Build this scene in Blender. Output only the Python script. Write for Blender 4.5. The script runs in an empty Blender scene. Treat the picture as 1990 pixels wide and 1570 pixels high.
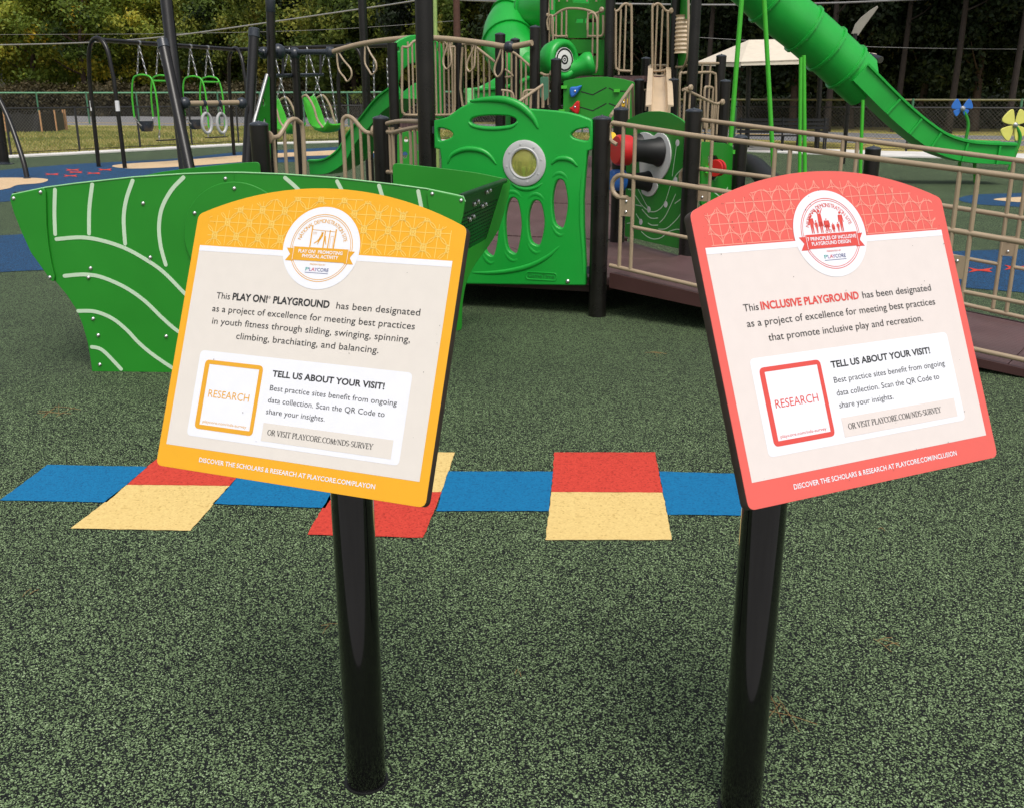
import bpy, math, random
import numpy as np
from mathutils import Vector, Matrix

random.seed(7)
rng = np.random.default_rng(7)
scene = bpy.context.scene
COL = scene.collection
PI = math.pi

# ------------------------------------------------------------------ camera, sky, sun, exposure
F_PX, PITCH, CX, CY, EYE = 1933.35, 0.2987, 995.0, 785.0, 1.5
cam_data = bpy.data.cameras.new('camera')
cam_data.sensor_width = 36.0
cam_data.lens = 36.0 * F_PX / 1990.0
cam_data.clip_start = 0.05
cam_data.clip_end = 600.0
cam = bpy.data.objects.new('camera', cam_data)
COL.objects.link(cam)
cam.location = (0, 0, EYE)
cam.rotation_euler = (PI / 2 - PITCH, 0, 0)
scene.camera = cam

SUN_EL, SUN_AZ = math.radians(60), math.radians(168)      # azimuth measured clockwise from +Y (north)
world = bpy.data.worlds.new('World')
scene.world = world
world.use_nodes = True
wn, wl = world.node_tree.nodes, world.node_tree.links
wn.clear()
w_out = wn.new('ShaderNodeOutputWorld')
w_bg = wn.new('ShaderNodeBackground')
w_sky = wn.new('ShaderNodeTexSky')
w_hs = wn.new('ShaderNodeHueSaturation')
w_sky.sky_type = 'NISHITA'
w_sky.sun_disc = False
w_sky.sun_elevation = SUN_EL
w_sky.sun_rotation = SUN_AZ
w_sky.air_density = 1.0
w_sky.dust_density = 4.0
w_sky.ozone_density = 1.0
w_hs.inputs['Saturation'].default_value = 0.35             # thin cloud: a paler, greyer sky
w_bg.inputs['Strength'].default_value = 0.105
wl.new(w_sky.outputs[0], w_hs.inputs['Color'])
wl.new(w_hs.outputs[0], w_bg.inputs[0])
wl.new(w_bg.outputs[0], w_out.inputs[0])
sun_data = bpy.data.lights.new('sun', 'SUN')
sun_data.energy = 1.35
sun_data.angle = math.radians(28)
sun_data.color = (1.0, 0.95, 0.87)
sun = bpy.data.objects.new('sun', sun_data)
COL.objects.link(sun)
_sd = Vector((math.sin(SUN_AZ) * math.cos(SUN_EL), math.cos(SUN_AZ) * math.cos(SUN_EL), math.sin(SUN_EL)))
sun.location = _sd * 50
sun.rotation_euler = (-_sd).to_track_quat('-Z', 'Y').to_euler()
scene.view_settings.view_transform = 'Standard'
scene.view_settings.look = 'None'
scene.view_settings.gamma = 1.0
scene.view_settings.use_curve_mapping = False
scene.view_settings.exposure = 0.50
scene.cycles.max_bounces = 6
scene.cycles.transparent_max_bounces = 8

# ------------------------------------------------------------------ turning photo measurements into points
_c, _s = math.cos(PITCH), math.sin(PITCH)
def ray(u, v):
    x, y = (u - CX) / F_PX, (v - CY) / F_PX
    return Vector((x, _c - _s * y, -_s - _c * y))
def G(u, v, z=0.0):
    r = ray(u, v)
    p = Vector((0, 0, EYE)) + r * ((z - EYE) / r.z)
    return p
def P(u, v, Y):
    r = ray(u, v)
    return Vector((0, 0, EYE)) + r * (Y / r.y)
class Plane:
    """Vertical plane through two plan points; at(u,v) is the point of it seen at a measurement of the photograph."""
    def __init__(s, a, b):
        s.a = Vector((a[0], a[1], 0)); d = Vector((b[0] - a[0], b[1] - a[1], 0))
        s.len = d.length; s.d = d.normalized(); s.n = Vector((s.d.y, -s.d.x, 0))
    def at(s, u, v):
        r = ray(u, v); o = Vector((0, 0, EYE))
        return o + r * ((s.a - o).dot(s.n) / r.dot(s.n))
    def st(s, u, v):
        p = s.at(u, v)
        return ((p - s.a).dot(s.d), p.z)
    def mat(s, off=0.0):
        """local x along the plane, y up, z towards the viewer"""
        n = s.n; o = s.a + n * off
        return Matrix(((s.d.x, 0, n.x, o.x), (s.d.y, 0, n.y, o.y), (0, 1, 0, 0), (0, 0, 0, 1)))
def plane_uv(u0, D0, u1, D1, v=220):
    a, b = P(u0, v, D0), P(u1, v, D1)
    return Plane((a.x, a.y), (b.x, b.y))

# ------------------------------------------------------------------ materials
def new_mat(name):
    m = bpy.data.materials.new(name); m.use_nodes = True
    n = m.node_tree.nodes; l = m.node_tree.links
    return m, n, l, n['Principled BSDF']
def mat(name, col, rough=0.45, var=0.08, scale=6.0, bump=0.0, bscale=120.0, metallic=0.0, spec=0.5, dirt=0.0, dirtcol=(0.25, 0.22, 0.17), coat=0.0):
    m, n, l, b = new_mat(name)
    b.inputs['Roughness'].default_value = rough
    b.inputs['Metallic'].default_value = metallic
    b.inputs['Specular IOR Level'].default_value = spec
    if coat: b.inputs['Coat Weight'].default_value = coat; b.inputs['Coat Roughness'].default_value = 0.05
    tc = n.new('ShaderNodeTexCoord')
    ns = n.new('ShaderNodeTexNoise'); ns.inputs['Scale'].default_value = scale; ns.inputs['Detail'].default_value = 5
    l.new(tc.outputs['Object'], ns.inputs['Vector'])
    rp = n.new('ShaderNodeValToRGB')
    rp.color_ramp.elements[0].position = 0.3; rp.color_ramp.elements[1].position = 0.7
    rp.color_ramp.elements[0].color = tuple(max(0, c * (1 - var)) for c in col) + (1,)
    rp.color_ramp.elements[1].color = tuple(min(1, c * (1 + var)) for c in col) + (1,)
    l.new(ns.outputs['Fac'], rp.inputs['Fac'])
    out = rp.outputs['Color']
    if dirt:
        n2 = n.new('ShaderNodeTexNoise'); n2.inputs['Scale'].default_value = scale * 0.35; n2.inputs['Detail'].default_value = 8; n2.inputs['Roughness'].default_value = 0.7
        l.new(tc.outputs['Object'], n2.inputs['Vector'])
        r2 = n.new('ShaderNodeValToRGB'); r2.color_ramp.elements[0].position = 0.5; r2.color_ramp.elements[1].position = 0.75
        r2.color_ramp.elements[1].color = (dirt, dirt, dirt, 1)
        l.new(n2.outputs['Fac'], r2.inputs['Fac'])
        mx = n.new('ShaderNodeMixRGB'); mx.inputs['Color2'].default_value = dirtcol + (1,)
        l.new(r2.outputs['Color'], mx.inputs['Fac']); l.new(out, mx.inputs['Color1'])
        out = mx.outputs['Color']
    l.new(out, b.inputs['Base Color'])
    rr = n.new('ShaderNodeMapRange'); rr.inputs['To Min'].default_value = max(0.02, rough - 0.06); rr.inputs['To Max'].default_value = min(1, rough + 0.08)
    l.new(ns.outputs['Fac'], rr.inputs['Value']); l.new(rr.outputs['Result'], b.inputs['Roughness'])
    if bump:
        nb = n.new('ShaderNodeTexNoise'); nb.inputs['Scale'].default_value = bscale; nb.inputs['Detail'].default_value = 3
        l.new(tc.outputs['Object'], nb.inputs['Vector'])
        bp = n.new('ShaderNodeBump'); bp.inputs['Strength'].default_value = bump; bp.inputs['Distance'].default_value = 0.01
        l.new(nb.outputs['Fac'], bp.inputs['Height']); l.new(bp.outputs['Normal'], b.inputs['Normal'])
    return m

def rubber(name, stops, scale=150.0, bump=0.6, patch=0.06):
    """poured rubber granules: irregular cells that each take one of a few chip colours"""
    m, n, l, b = new_mat(name)
    tc = n.new('ShaderNodeTexCoord')
    nz = n.new('ShaderNodeTexNoise'); nz.inputs['Scale'].default_value = scale * 0.9; nz.inputs['Detail'].default_value = 2
    l.new(tc.outputs['Object'], nz.inputs['Vector'])
    vm = n.new('ShaderNodeVectorMath'); vm.operation = 'SCALE'; vm.inputs['Scale'].default_value = 0.9 / scale
    l.new(nz.outputs['Color'], vm.inputs[0])
    va = n.new('ShaderNodeVectorMath'); va.operation = 'ADD'
    l.new(tc.outputs['Object'], va.inputs[0]); l.new(vm.outputs[0], va.inputs[1])
    vo = n.new('ShaderNodeTexVoronoi'); vo.inputs['Scale'].default_value = scale
    l.new(va.outputs[0], vo.inputs['Vector'])
    sp = n.new('ShaderNodeSeparateColor'); l.new(vo.outputs['Color'], sp.inputs[0])
    big = n.new('ShaderNodeTexNoise'); big.inputs['Scale'].default_value = 1.3; big.inputs['Detail'].default_value = 6; big.inputs['Roughness'].default_value = 0.65
    l.new(tc.outputs['Object'], big.inputs['Vector'])
    mr = n.new('ShaderNodeMapRange'); mr.inputs['From Min'].default_value = 0.3; mr.inputs['From Max'].default_value = 0.7
    mr.inputs['To Min'].default_value = -patch; mr.inputs['To Max'].default_value = patch
    l.new(big.outputs['Fac'], mr.inputs['Value'])
    ad = n.new('ShaderNodeMath'); ad.operation = 'ADD'; ad.use_clamp = True
    l.new(sp.outputs[0], ad.inputs[0]); l.new(mr.outputs['Result'], ad.inputs[1])
    rp = n.new('ShaderNodeValToRGB'); rp.color_ramp.interpolation = 'CONSTANT'
    while len(rp.color_ramp.elements) > 1: rp.color_ramp.elements.remove(rp.color_ramp.elements[0])
    rp.color_ramp.elements[0].position = 0.0; rp.color_ramp.elements[0].color = tuple(stops[0][1]) + (1,)
    for pos, c in stops[1:]:
        e = rp.color_ramp.elements.new(pos); e.color = tuple(c) + (1,)
    l.new(ad.outputs[0], rp.inputs['Fac'])
    l.new(rp.outputs['Color'], b.inputs['Base Color'])
    b.inputs['Roughness'].default_value = 0.75
    b.inputs['Specular IOR Level'].default_value = 0.3
    bp = n.new('ShaderNodeBump'); bp.inputs['Strength'].default_value = bump; bp.inputs['Distance'].default_value = 0.004
    l.new(vo.outputs['Distance'], bp.inputs['Height']); bp.invert = True
    l.new(bp.outputs['Normal'], b.inputs['Normal'])
    return m

M = {}
M['rubber'] = rubber('rubber_green_black', [(0, (0.004, 0.006, 0.006)), (0.36, (0.009, 0.012, 0.011)), (0.58, (0.055, 0.082, 0.038)), (0.68, (0.125, 0.188, 0.083)), (0.86, (0.215, 0.31, 0.145))], scale=260, bump=0.7, patch=0.04)
M['rub_blue'] = rubber('rubber_blue_speckle', [(0, (0.008, 0.012, 0.02)), (0.3, (0.012, 0.07, 0.17)), (0.6, (0.018, 0.11, 0.27)), (0.88, (0.02, 0.03, 0.05))], scale=185)
M['rub_bright_blue'] = rubber('rubber_bright_blue', [(0, (0.002, 0.11, 0.27)), (0.12, (0.002, 0.145, 0.335)), (0.6, (0.003, 0.165, 0.37))], bump=0.25)
M['rub_red'] = rubber('rubber_red', [(0, (0.42, 0.03, 0.02)), (0.12, (0.56, 0.046, 0.030)), (0.6, (0.62, 0.056, 0.036))], bump=0.25)
M['rub_sand'] = rubber('rubber_sand', [(0, (0.58, 0.39, 0.13)), (0.06, (0.71, 0.51, 0.195)), (0.6, (0.76, 0.56, 0.22))], bump=0.25)
M['rub_cream'] = rubber('rubber_cream', [(0, (0.5, 0.34, 0.19)), (0.25, (0.66, 0.47, 0.28)), (0.7, (0.72, 0.54, 0.34))], bump=0.4)
M['hdpe'] = mat('green_plastic_sheet', (0.016, 0.245, 0.016), 0.40, 0.06, 3, bump=0.06, bscale=260, dirt=0.10, dirtcol=(0.06, 0.27, 0.05))
M['roto'] = mat('green_moulded_plastic', (0.010, 0.36, 0.040), 0.33, 0.13, 1.4, bump=0.05, bscale=300, dirt=0.05)
M['lime'] = mat('lime_powder_coat', (0.06, 0.46, 0.03), 0.35, 0.05)
M['groove'] = mat('pale_groove', (0.55, 0.72, 0.52), 0.5, 0.04)
M['seat'] = mat('dark_green_seat_sheet', (0.005, 0.020, 0.008), 0.3, 0.1)
M['tan'] = mat('tan_powder_coat', (0.36, 0.275, 0.18), 0.38, 0.06, 8, dirt=0.08)
M['brown'] = mat('dark_bronze_powder_coat', (0.008, 0.0068, 0.006), 0.28, 0.15, 8, dirt=0.03)
M['cap'] = mat('dark_blue_grey_cap', (0.030, 0.036, 0.046), 0.25, 0.1)
M['black'] = mat('gloss_black_post', (0.003, 0.003, 0.003), 0.12, 0.1, spec=0.3, coat=0.7)
M['matte_black'] = mat('matte_black', (0.007, 0.007, 0.0075), 0.5, 0.1)
M['maroon'] = mat('maroon_deck_coat', (0.165, 0.092, 0.092), 0.5, 0.14, 4, bump=0.25, bscale=90, dirt=0.35, dirtcol=(0.26, 0.2, 0.19))
def perforated(m):
    """rows of small slots punched in the coated decks"""
    n, l = m.node_tree.nodes, m.node_tree.links; b = n['Principled BSDF']
    tc = n.new('ShaderNodeTexCoord'); br = n.new('ShaderNodeTexBrick'); br.inputs['Scale'].default_value = 14.0; br.inputs['Mortar Size'].default_value = 0.10
    br.inputs['Brick Width'].default_value = 0.5; br.inputs['Row Height'].default_value = 0.25
    l.new(tc.outputs['Object'], br.inputs['Vector'])
    src = b.inputs['Base Color'].links[0].from_socket
    mx = n.new('ShaderNodeMixRGB'); mx.blend_type = 'MULTIPLY'; mx.inputs['Color2'].default_value = (0.52, 0.5, 0.5, 1)
    ml = n.new('ShaderNodeMath'); ml.operation = 'MULTIPLY'; ml.inputs[1].default_value = 0.85
    l.new(br.outputs['Fac'], ml.inputs[0]); l.new(ml.outputs[0], mx.inputs['Fac']); l.new(src, mx.inputs['Color1']); l.new(mx.outputs[0], b.inputs['Base Color'])
perforated(M['maroon'])
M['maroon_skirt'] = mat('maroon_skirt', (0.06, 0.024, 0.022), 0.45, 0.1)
M['steel'] = mat('stainless_bolt', (0.62, 0.62, 0.6), 0.25, 0.05, metallic=1.0)
M['zinc'] = mat('galvanised_steel', (0.5, 0.5, 0.5), 0.38, 0.1, metallic=0.9)
M['grey_ring'] = mat('light_grey_plastic', (0.50, 0.50, 0.50), 0.4, 0.05)
M['white'] = mat('white_plastic', (0.72, 0.72, 0.70), 0.4, 0.04)
M['red'] = mat('red_plastic', (0.55, 0.018, 0.018), 0.3, 0.06)
M['yellow'] = mat('yellow_plastic', (0.8, 0.5, 0.03), 0.32, 0.05)
M['lemon'] = mat('lemon_plastic', (0.72, 0.70, 0.16), 0.32, 0.05)
M['blue'] = mat('blue_plastic', (0.03, 0.16, 0.55), 0.3, 0.06)
M['concrete'] = mat('pale_concrete', (0.68, 0.66, 0.63), 0.8, 0.1, 2, bump=0.2, bscale=60)
M['walk'] = mat('worn_grey_concrete', (0.26, 0.255, 0.25), 0.85, 0.12, 2, bump=0.2, bscale=60)
M['canopy'] = mat('cream_canopy_fabric', (0.70, 0.62, 0.50), 0.7, 0.06)
M['bark'] = mat('brown_bark', (0.07, 0.045, 0.032), 0.85, 0.35, 9, bump=0.8, bscale=20)
M['road'] = mat('grey_asphalt', (0.20, 0.20, 0.205), 0.85, 0.15, 3, bump=0.3, bscale=60)
M['roadline'] = mat('road_paint', (0.6, 0.38, 0.08), 0.7, 0.1)
M['fence_green'] = mat('green_vinyl_post', (0.05, 0.16, 0.09), 0.5, 0.1)
M['siding'] = mat('cream_siding', (0.5, 0.46, 0.36), 0.6, 0.08)
M['roofing'] = mat('grey_shingle', (0.1, 0.1, 0.1), 0.8, 0.2)
M['wood'] = mat('raw_stake_wood', (0.45, 0.25, 0.12), 0.8, 0.2)
M['cable'] = mat('cable_grey', (0.22, 0.22, 0.22), 0.5, 0.1)
M['resin'] = mat('beige_moulded_plastic', (0.62, 0.48, 0.32), 0.4, 0.06)

# ------------------------------------------------------------------ objects
WPOS = {}
def link(o, parent=None, wpos=(0, 0, 0)):
    COL.objects.link(o); wpos = Vector(wpos); WPOS[o.name] = wpos
    if parent is not None:
        o.parent = parent; o.location = wpos - WPOS[parent.name]
    else: o.location = wpos
    return o
def props(o, label=None, cat=None, group=None, kind=None):
    if label: o['label'] = label
    if cat: o['category'] = cat
    if group: o['group'] = group
    if kind: o['kind'] = kind
    return o
def thing(name, label, cat, loc, group=None):
    o = bpy.data.objects.new(name, None); o.empty_display_size = 0.2
    link(o, None, loc)
    return props(o, label, cat, group)
def finish(name, me, m, parent=None, smooth=True, angle=0.6):
    """centre the mesh on its own bounds and link it as one object"""
    nv = len(me.vertices)
    co = np.empty(nv * 3, np.float32); me.vertices.foreach_get('co', co); co = co.reshape(-1, 3)
    ctr = (co.min(0) + co.max(0)) / 2
    if parent is None: ctr[2] = co[:, 2].min()
    me.vertices.foreach_set('co', (co - ctr).ravel()); me.update()
    me.materials.clear(); me.materials.append(m)
    if smooth:
        me.shade_smooth(); me.set_sharp_from_angle(angle=angle)
    o = bpy.data.objects.new(name, me)
    return link(o, parent, ctr)
def dup(root, offset, label=None, name=None, rz=None):
    """copy a thing with its parts and sub-parts, moved by offset"""
    def cp(o, par):
        c = o.copy(); COL.objects.link(c)
        if par is not None: c.parent = par
        for ch in o.children: cp(ch, c)
        return c
    r = cp(root, None); r.location = root.location + Vector(offset); WPOS[r.name] = Vector(r.location)
    if rz is not None: r.rotation_euler.z = rz
    if label: r['label'] = label
    return r

class MB:
    def __init__(s): s.v = []; s.f = []
    def add(s, vs, fs):
        k = len(s.v); s.v += [tuple(p) for p in vs]; s.f += [tuple(i + k for i in f) for f in fs]; return s
    def tube(s, pts, r, seg=10, closed=False, caps=True):
        pts = [Vector(p) for p in pts]; n = len(pts)
        rs = r if isinstance(r, (list, tuple)) else [r] * n
        t = []
        for i in range(n):
            if closed: d = pts[(i + 1) % n] - pts[i - 1]
            else: d = pts[min(i + 1, n - 1)] - pts[max(i - 1, 0)]
            t.append(d.normalized())
        up = Vector((0, 0, 1)) if abs(t[0].z) < 0.9 else Vector((1, 0, 0))
        x = t[0].cross(up).normalized(); vs = []
        for i in range(n):
            x = (x - t[i] * x.dot(t[i])).normalized(); y = t[i].cross(x)
            for k in range(seg):
                a = 2 * PI * k / seg
                vs.append(pts[i] + (x * math.cos(a) + y * math.sin(a)) * rs[i])
        fs = []
        for i in range(n if closed else n - 1):
            j = (i + 1) % n
            for k in range(seg):
                k2 = (k + 1) % seg
                fs.append((i * seg + k, i * seg + k2, j * seg + k2, j * seg + k))
        if caps and not closed:
            fs.append(tuple(range(seg))[::-1]); fs.append(tuple((n - 1) * seg + k for k in range(seg)))
        return s.add(vs, fs)
    def box(s, c, size, rot=None):
        c = Vector(c); hx, hy, hz = (q / 2 for q in size)
        R = rot if rot is not None else Matrix.Identity(3)
        vs = [c + R @ Vector((x * hx, y * hy, z * hz)) for x in (-1, 1) for y in (-1, 1) for z in (-1, 1)]
        return s.add(vs, [(0, 1, 3, 2), (4, 6, 7, 5), (0, 4, 5, 1), (2, 3, 7, 6), (0, 2, 6, 4), (1, 5, 7, 3)])
    def lathe(s, prof, o, axis=(0, 0, 1), seg=20, caps=True):
        """profile of (radius, height) turned about an axis"""
        o = Vector(o); z = Vector(axis).normalized()
        x = z.cross(Vector((0, 0, 1)) if abs(z.z) < 0.9 else Vector((1, 0, 0))).normalized(); y = z.cross(x)
        vs = [o + (x * math.cos(2 * PI * k / seg) + y * math.sin(2 * PI * k / seg)) * r + z * h for r, h in prof for k in range(seg)]
        fs = []
        for i in range(len(prof) - 1):
            for k in range(seg):
                k2 = (k + 1) % seg
                fs.append((i * seg + k, i * seg + k2, (i + 1) * seg + k2, (i + 1) * seg + k))
        if caps:
            fs.append(tuple(range(seg))[::-1]); n = len(prof) - 1; fs.append(tuple(n * seg + k for k in range(seg)))
        return s.add(vs, fs)
    def prism(s, poly, z0, z1):
        n = len(poly)
        vs = [(p[0], p[1], z0) for p in poly] + [(p[0], p[1], z1) for p in poly]
        fs = [tuple(range(n))[::-1], tuple(range(n, 2 * n))] + [(i, (i + 1) % n, n + (i + 1) % n, n + i) for i in range(n)]
        return s.add(vs, fs)
    def xform(s, mtx):
        s.v = [tuple(mtx @ Vector(p)) for p in s.v]; return s
    def build(s, name, m, parent=None, smooth=True, angle=0.6):
        me = bpy.data.meshes.new(name); me.from_pydata(s.v, [], s.f); me.update()
        return finish(name, me, m, parent, smooth, angle)

def smooth(pts, n=6, closed=False):
    """Catmull-Rom through the points"""
    pts = [Vector(p) for p in pts]; N = len(pts); out = []
    for i in range(N if closed else N - 1):
        if closed: p0, p1, p2, p3 = pts[i - 1], pts[i], pts[(i + 1) % N], pts[(i + 2) % N]
        else: p0, p1, p2, p3 = pts[max(i - 1, 0)], pts[i], pts[i + 1], pts[min(i + 2, N - 1)]
        for k in range(n):
            t = k / n
            out.append(0.5 * ((2 * p1) + (p2 - p0) * t + (2 * p0 - 5 * p1 + 4 * p2 - p3) * t * t + (3 * p1 - p0 - 3 * p2 + p3) * t ** 3))
    if not closed: out.append(pts[-1])
    return out
def rounded(poly, r, n=5):
    """2-D polygon with its corners rounded by r"""
    out = []; N = len(poly)
    for i in range(N):
        p = Vector(poly[i][:2]); a = Vector(poly[i - 1][:2]) - p; b = Vector(poly[(i + 1) % N][:2]) - p
        q = min(r, a.length * 0.45, b.length * 0.45)
        s0, s1 = p + a.normalized() * q, p + b.normalized() * q
        for k in range(n + 1):
            t = k / n
            out.append(s0 * (1 - t) ** 2 + p * 2 * t * (1 - t) + s1 * t * t)
    return out
def sheet(name, loops, thick, bevel, m, parent, mtx, angle=0.6, res=2):
    """flat board cut to 2-D outlines (first outer, others holes), bevelled; local z from -thick to 0, placed by mtx"""
    cu = bpy.data.curves.new('tmp', 'CURVE'); cu.dimensions = '2D'; cu.fill_mode = 'BOTH'
    for lp in loops:
        sp = cu.splines.new('POLY'); sp.points.add(len(lp) - 1); sp.use_cyclic_u = True
        for i, p in enumerate(lp): sp.points[i].co = (p[0], p[1], 0, 1)
    if thick > 0:
        cu.extrude = max(1e-4, thick / 2 - bevel); cu.bevel_depth = bevel; cu.bevel_resolution = res; cu.offset = -bevel
    ob = bpy.data.objects.new('tmp', cu)
    me = bpy.data.meshes.new_from_object(ob)
    bpy.data.objects.remove(ob); bpy.data.curves.remove(cu)
    me.name = name
    me.transform(Matrix(mtx) @ Matrix.Translation((0, 0, -thick / 2)))
    return finish(name, me, m, parent, True, angle)
def glyphs(body, bold=0.0, spacing=1.0):
    cu = bpy.data.curves.new('tmp', 'FONT'); cu.body = body; cu.size = 1.0; cu.offset = bold; cu.resolution_u = 3; cu.space_character = spacing
    ob = bpy.data.objects.new('tmp', cu)
    me = bpy.data.meshes.new_from_object(ob)
    bpy.data.objects.remove(ob); bpy.data.curves.remove(cu)
    return me
def mesh_arrays(me):
    co = np.empty(len(me.vertices) * 3, np.float32); me.vertices.foreach_get('co', co)
    return co.reshape(-1, 3), [tuple(p.vertices) for p in me.polygons]
def lettering(body, x0, x1, y, cap, m, parent, mtx, z=0.0012, bold=0.0, name='lettering', spacing=1.0, extrude=0.0):
    """one line of print fitted between x0 and x1 with the given capital height, on the plane mtx"""
    me = glyphs(body, bold, spacing); co, fs = mesh_arrays(me); bpy.data.meshes.remove(me)
    sx = (x1 - x0) / (co[:, 0].max() - co[:, 0].min()); sy = cap / 0.727
    ox = co[:, 0].min()
    mb = MB(); mb.add([(x0 + (p[0] - ox) * sx, y + p[1] * sy, z) for p in co], fs)
    mb.xform(mtx)
    return mb.build(name, m, parent, smooth=False)
def bolts(pts, normal, parent, r=0.012, name='bolt', m=None):
    n = Vector(normal).normalized(); me = None
    for p in pts:
        if me is None:
            o = MB().lathe([(r * 1.25, 0), (r * 1.25, r * 0.2), (r, r * 0.5), (r * 0.75, r * 0.8), (r * 0.35, r * 0.95), (r * 0.3, r * 0.7)], p, n, 12).build(name, m or M['steel'], parent)
            me = o.data; base = WPOS[o.name] - Vector(p)
        else:
            o = bpy.data.objects.new(name, me); link(o, parent, Vector(p) + base)

# ------------------------------------------------------------------ the ground and what lies flat on it
def flat(name, poly, z, m, parent=None, jitter=0.0, kind=None, step=0.03):
    pts = [Vector((p[0], p[1], 0)) for p in poly]
    if jitter:
        out = []
        for i, p in enumerate(pts):
            q = pts[(i + 1) % len(pts)]; n = max(1, int((q - p).length / step))
            for k in range(n):
                a = p.lerp(q, k / n); out.append(a + Vector((random.uniform(-jitter, jitter), random.uniform(-jitter, jitter), 0)))
        pts = out
    mb = MB(); mb.add([(p.x, p.y, z) for p in pts], [tuple(range(len(pts)))])
    o = mb.build(name, m, parent, smooth=False)
    if kind: o['kind'] = kind
    return o
def soil_mat():
    m, n, l, b = new_mat('dry_grass_ground')
    tc = n.new('ShaderNodeTexCoord')
    a = n.new('ShaderNodeTexNoise'); a.inputs['Scale'].default_value = 0.5; a.inputs['Detail'].default_value = 8; a.inputs['Roughness'].default_value = 0.7
    c = n.new('ShaderNodeTexNoise'); c.inputs['Scale'].default_value = 5; c.inputs['Detail'].default_value = 6
    l.new(tc.outputs['Object'], a.inputs['Vector']); l.new(tc.outputs['Object'], c.inputs['Vector'])
    r = n.new('ShaderNodeValToRGB'); e = r.color_ramp.elements
    e[0].position = 0.40; e[0].color = (0.20, 0.22, 0.05, 1); e[1].position = 0.60; e[1].color = (0.52, 0.40, 0.17, 1)
    k = e.new(0.5); k.color = (0.38, 0.33, 0.095, 1)
    mx = n.new('ShaderNodeMath'); mx.operation = 'MULTIPLY_ADD'; mx.inputs[1].default_value = 0.55
    s2 = n.new('ShaderNodeMath'); s2.operation = 'MULTIPLY'; s2.inputs[1].default_value = 0.45
    l.new(c.outputs['Fac'], s2.inputs[0]); l.new(a.outputs['Fac'], mx.inputs[0]); l.new(s2.outputs[0], mx.inputs[2])
    l.new(mx.outputs[0], r.inputs['Fac']); l.new(r.outputs['Color'], b.inputs['Base Color']); b.inputs['Roughness'].default_value = 0.95
    b.inputs['Specular IOR Level'].default_value = 0.1
    bp = n.new('ShaderNodeBump'); bp.inputs['Strength'].default_value = 0.8; bp.inputs['Distance'].default_value = 0.05
    l.new(c.outputs['Fac'], bp.inputs['Height']); l.new(bp.outputs['Normal'], b.inputs['Normal'])
    return m
M['soil'] = soil_mat()
ground = flat('ground', [(-260, -60), (260, -60), (260, 260), (-260, 260)], -0.012, M['soil'], kind='structure')
EDGE = [(-30, 20.5), (-12.9, 26.4), (-10.6, 30.2), (-8.6, 33.6), (-5.0, 36.2), (-1.5, 36.5), (3.0, 33.8), (6.9, 29.2), (9.2, 27.2), (11.8, 25.9), (26, 20.5)]
surface = flat('rubber_surface', EDGE + [(26, -14), (-30, -14)], 0.0, M['rubber'], kind='structure')
def strip(name, line, d0, d1, z0, z1, m, kind='structure'):
    """a low slab running beside a line, from d0 to d1 on its far side"""
    pts = [Vector((p[0], p[1], 0)) for p in line]; N = len(pts); mb = MB(); vs = []
    for i, p in enumerate(pts):
        t = (pts[min(i + 1, N - 1)] - pts[max(i - 1, 0)]).normalized(); n = Vector((-t.y, t.x, 0))
        for d, z in ((d0, z0), (d0, z1), (d1, z1), (d1, z0)): q = p + n * d; vs.append((q.x, q.y, z))
    fs = []
    for i in range(N - 1):
        for k in range(3): fs.append((i * 4 + k, i * 4 + 4 + k, i * 4 + 5 + k, i * 4 + 1 + k))
    fs += [(0, 1, 2, 3), tuple((N - 1) * 4 + k for k in (3, 2, 1, 0))]
    mb.add(vs, fs); return props(mb.build(name, m, None, smooth=False), kind=kind)
strip('kerb', EDGE[:7], 0.0, 0.9, -0.02, 0.035, M['concrete'])
strip('path', [(3.0, 33.8), (6.9, 29.2), (9.2, 27.2), (11.8, 25.9), (26, 20.5)], 0.0, 2.6, -0.02, 0.035, M['concrete'])
ROAD = [(-140, 76), (-30, 60), (-8, 54), (6, 42), (12, 35), (22, 31.4), (60, 24)]
strip('road', ROAD, 0.0, 9.5, -0.06, -0.004, M['road'])
strip('parking_lot', [(-150, 86), (-30, 69.8), (-4, 62)], 0.0, 24.0, -0.06, -0.005, M['road'])
strip('road_marking', ROAD, 4.3, 4.45, -0.05, 0.002, M['roadline'])
strip('road_marking', ROAD, 4.6, 4.75, -0.05, 0.002, M['roadline'])

flat('path', [(-26, -1.6), (26, -2.4), (26, 0.75), (-26, 1.95)], 0.004, M['walk'], kind='structure')
TILE_QUADS = []
for m_, quad in (('rub_sand', [(1060, 1050), (1306, 1050), (1288, 958), (1072, 957)]), ('rub_red', [(1072, 957), (1288, 958), (1273, 880), (1077, 880)]),
                 ('rub_red', [(597, 1040), (823, 1046), (858, 957), (645, 957)]), ('rub_sand', [(645, 957), (858, 957), (884, 880), (690, 880)]),
                 ('rub_sand', [(138, 1028), (370, 1032), (447, 945), (246, 943)]), ('rub_red', [(246, 943), (447, 945), (508, 873), (330, 871)]),
                 ('rub_bright_blue', [(0, 973), (207, 977), (288, 908), (93, 904)]), ('rub_bright_blue', [(414, 980), (633, 988), (676, 914), (478, 910)]),
                 ('rub_bright_blue', [(848, 994), (1067, 994), (1074, 917), (871, 917)]), ('rub_bright_blue', [(1297, 1001), (1472, 1003), (1452, 922), (1281, 917)])):
    TILE_QUADS.append([G(u, v) for u, v in quad])
    flat('hopscotch_square', TILE_QUADS[-1], 0.004, M[m_], surface, 0.0022)
def gpoly(name, uv, z, m, curve=True):
    pts = [G(u, v) for u, v in uv]
    if curve: pts = smooth(pts, 6, True)
    return flat(name, pts, z, m, surface, 0.003, step=0.2)
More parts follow.
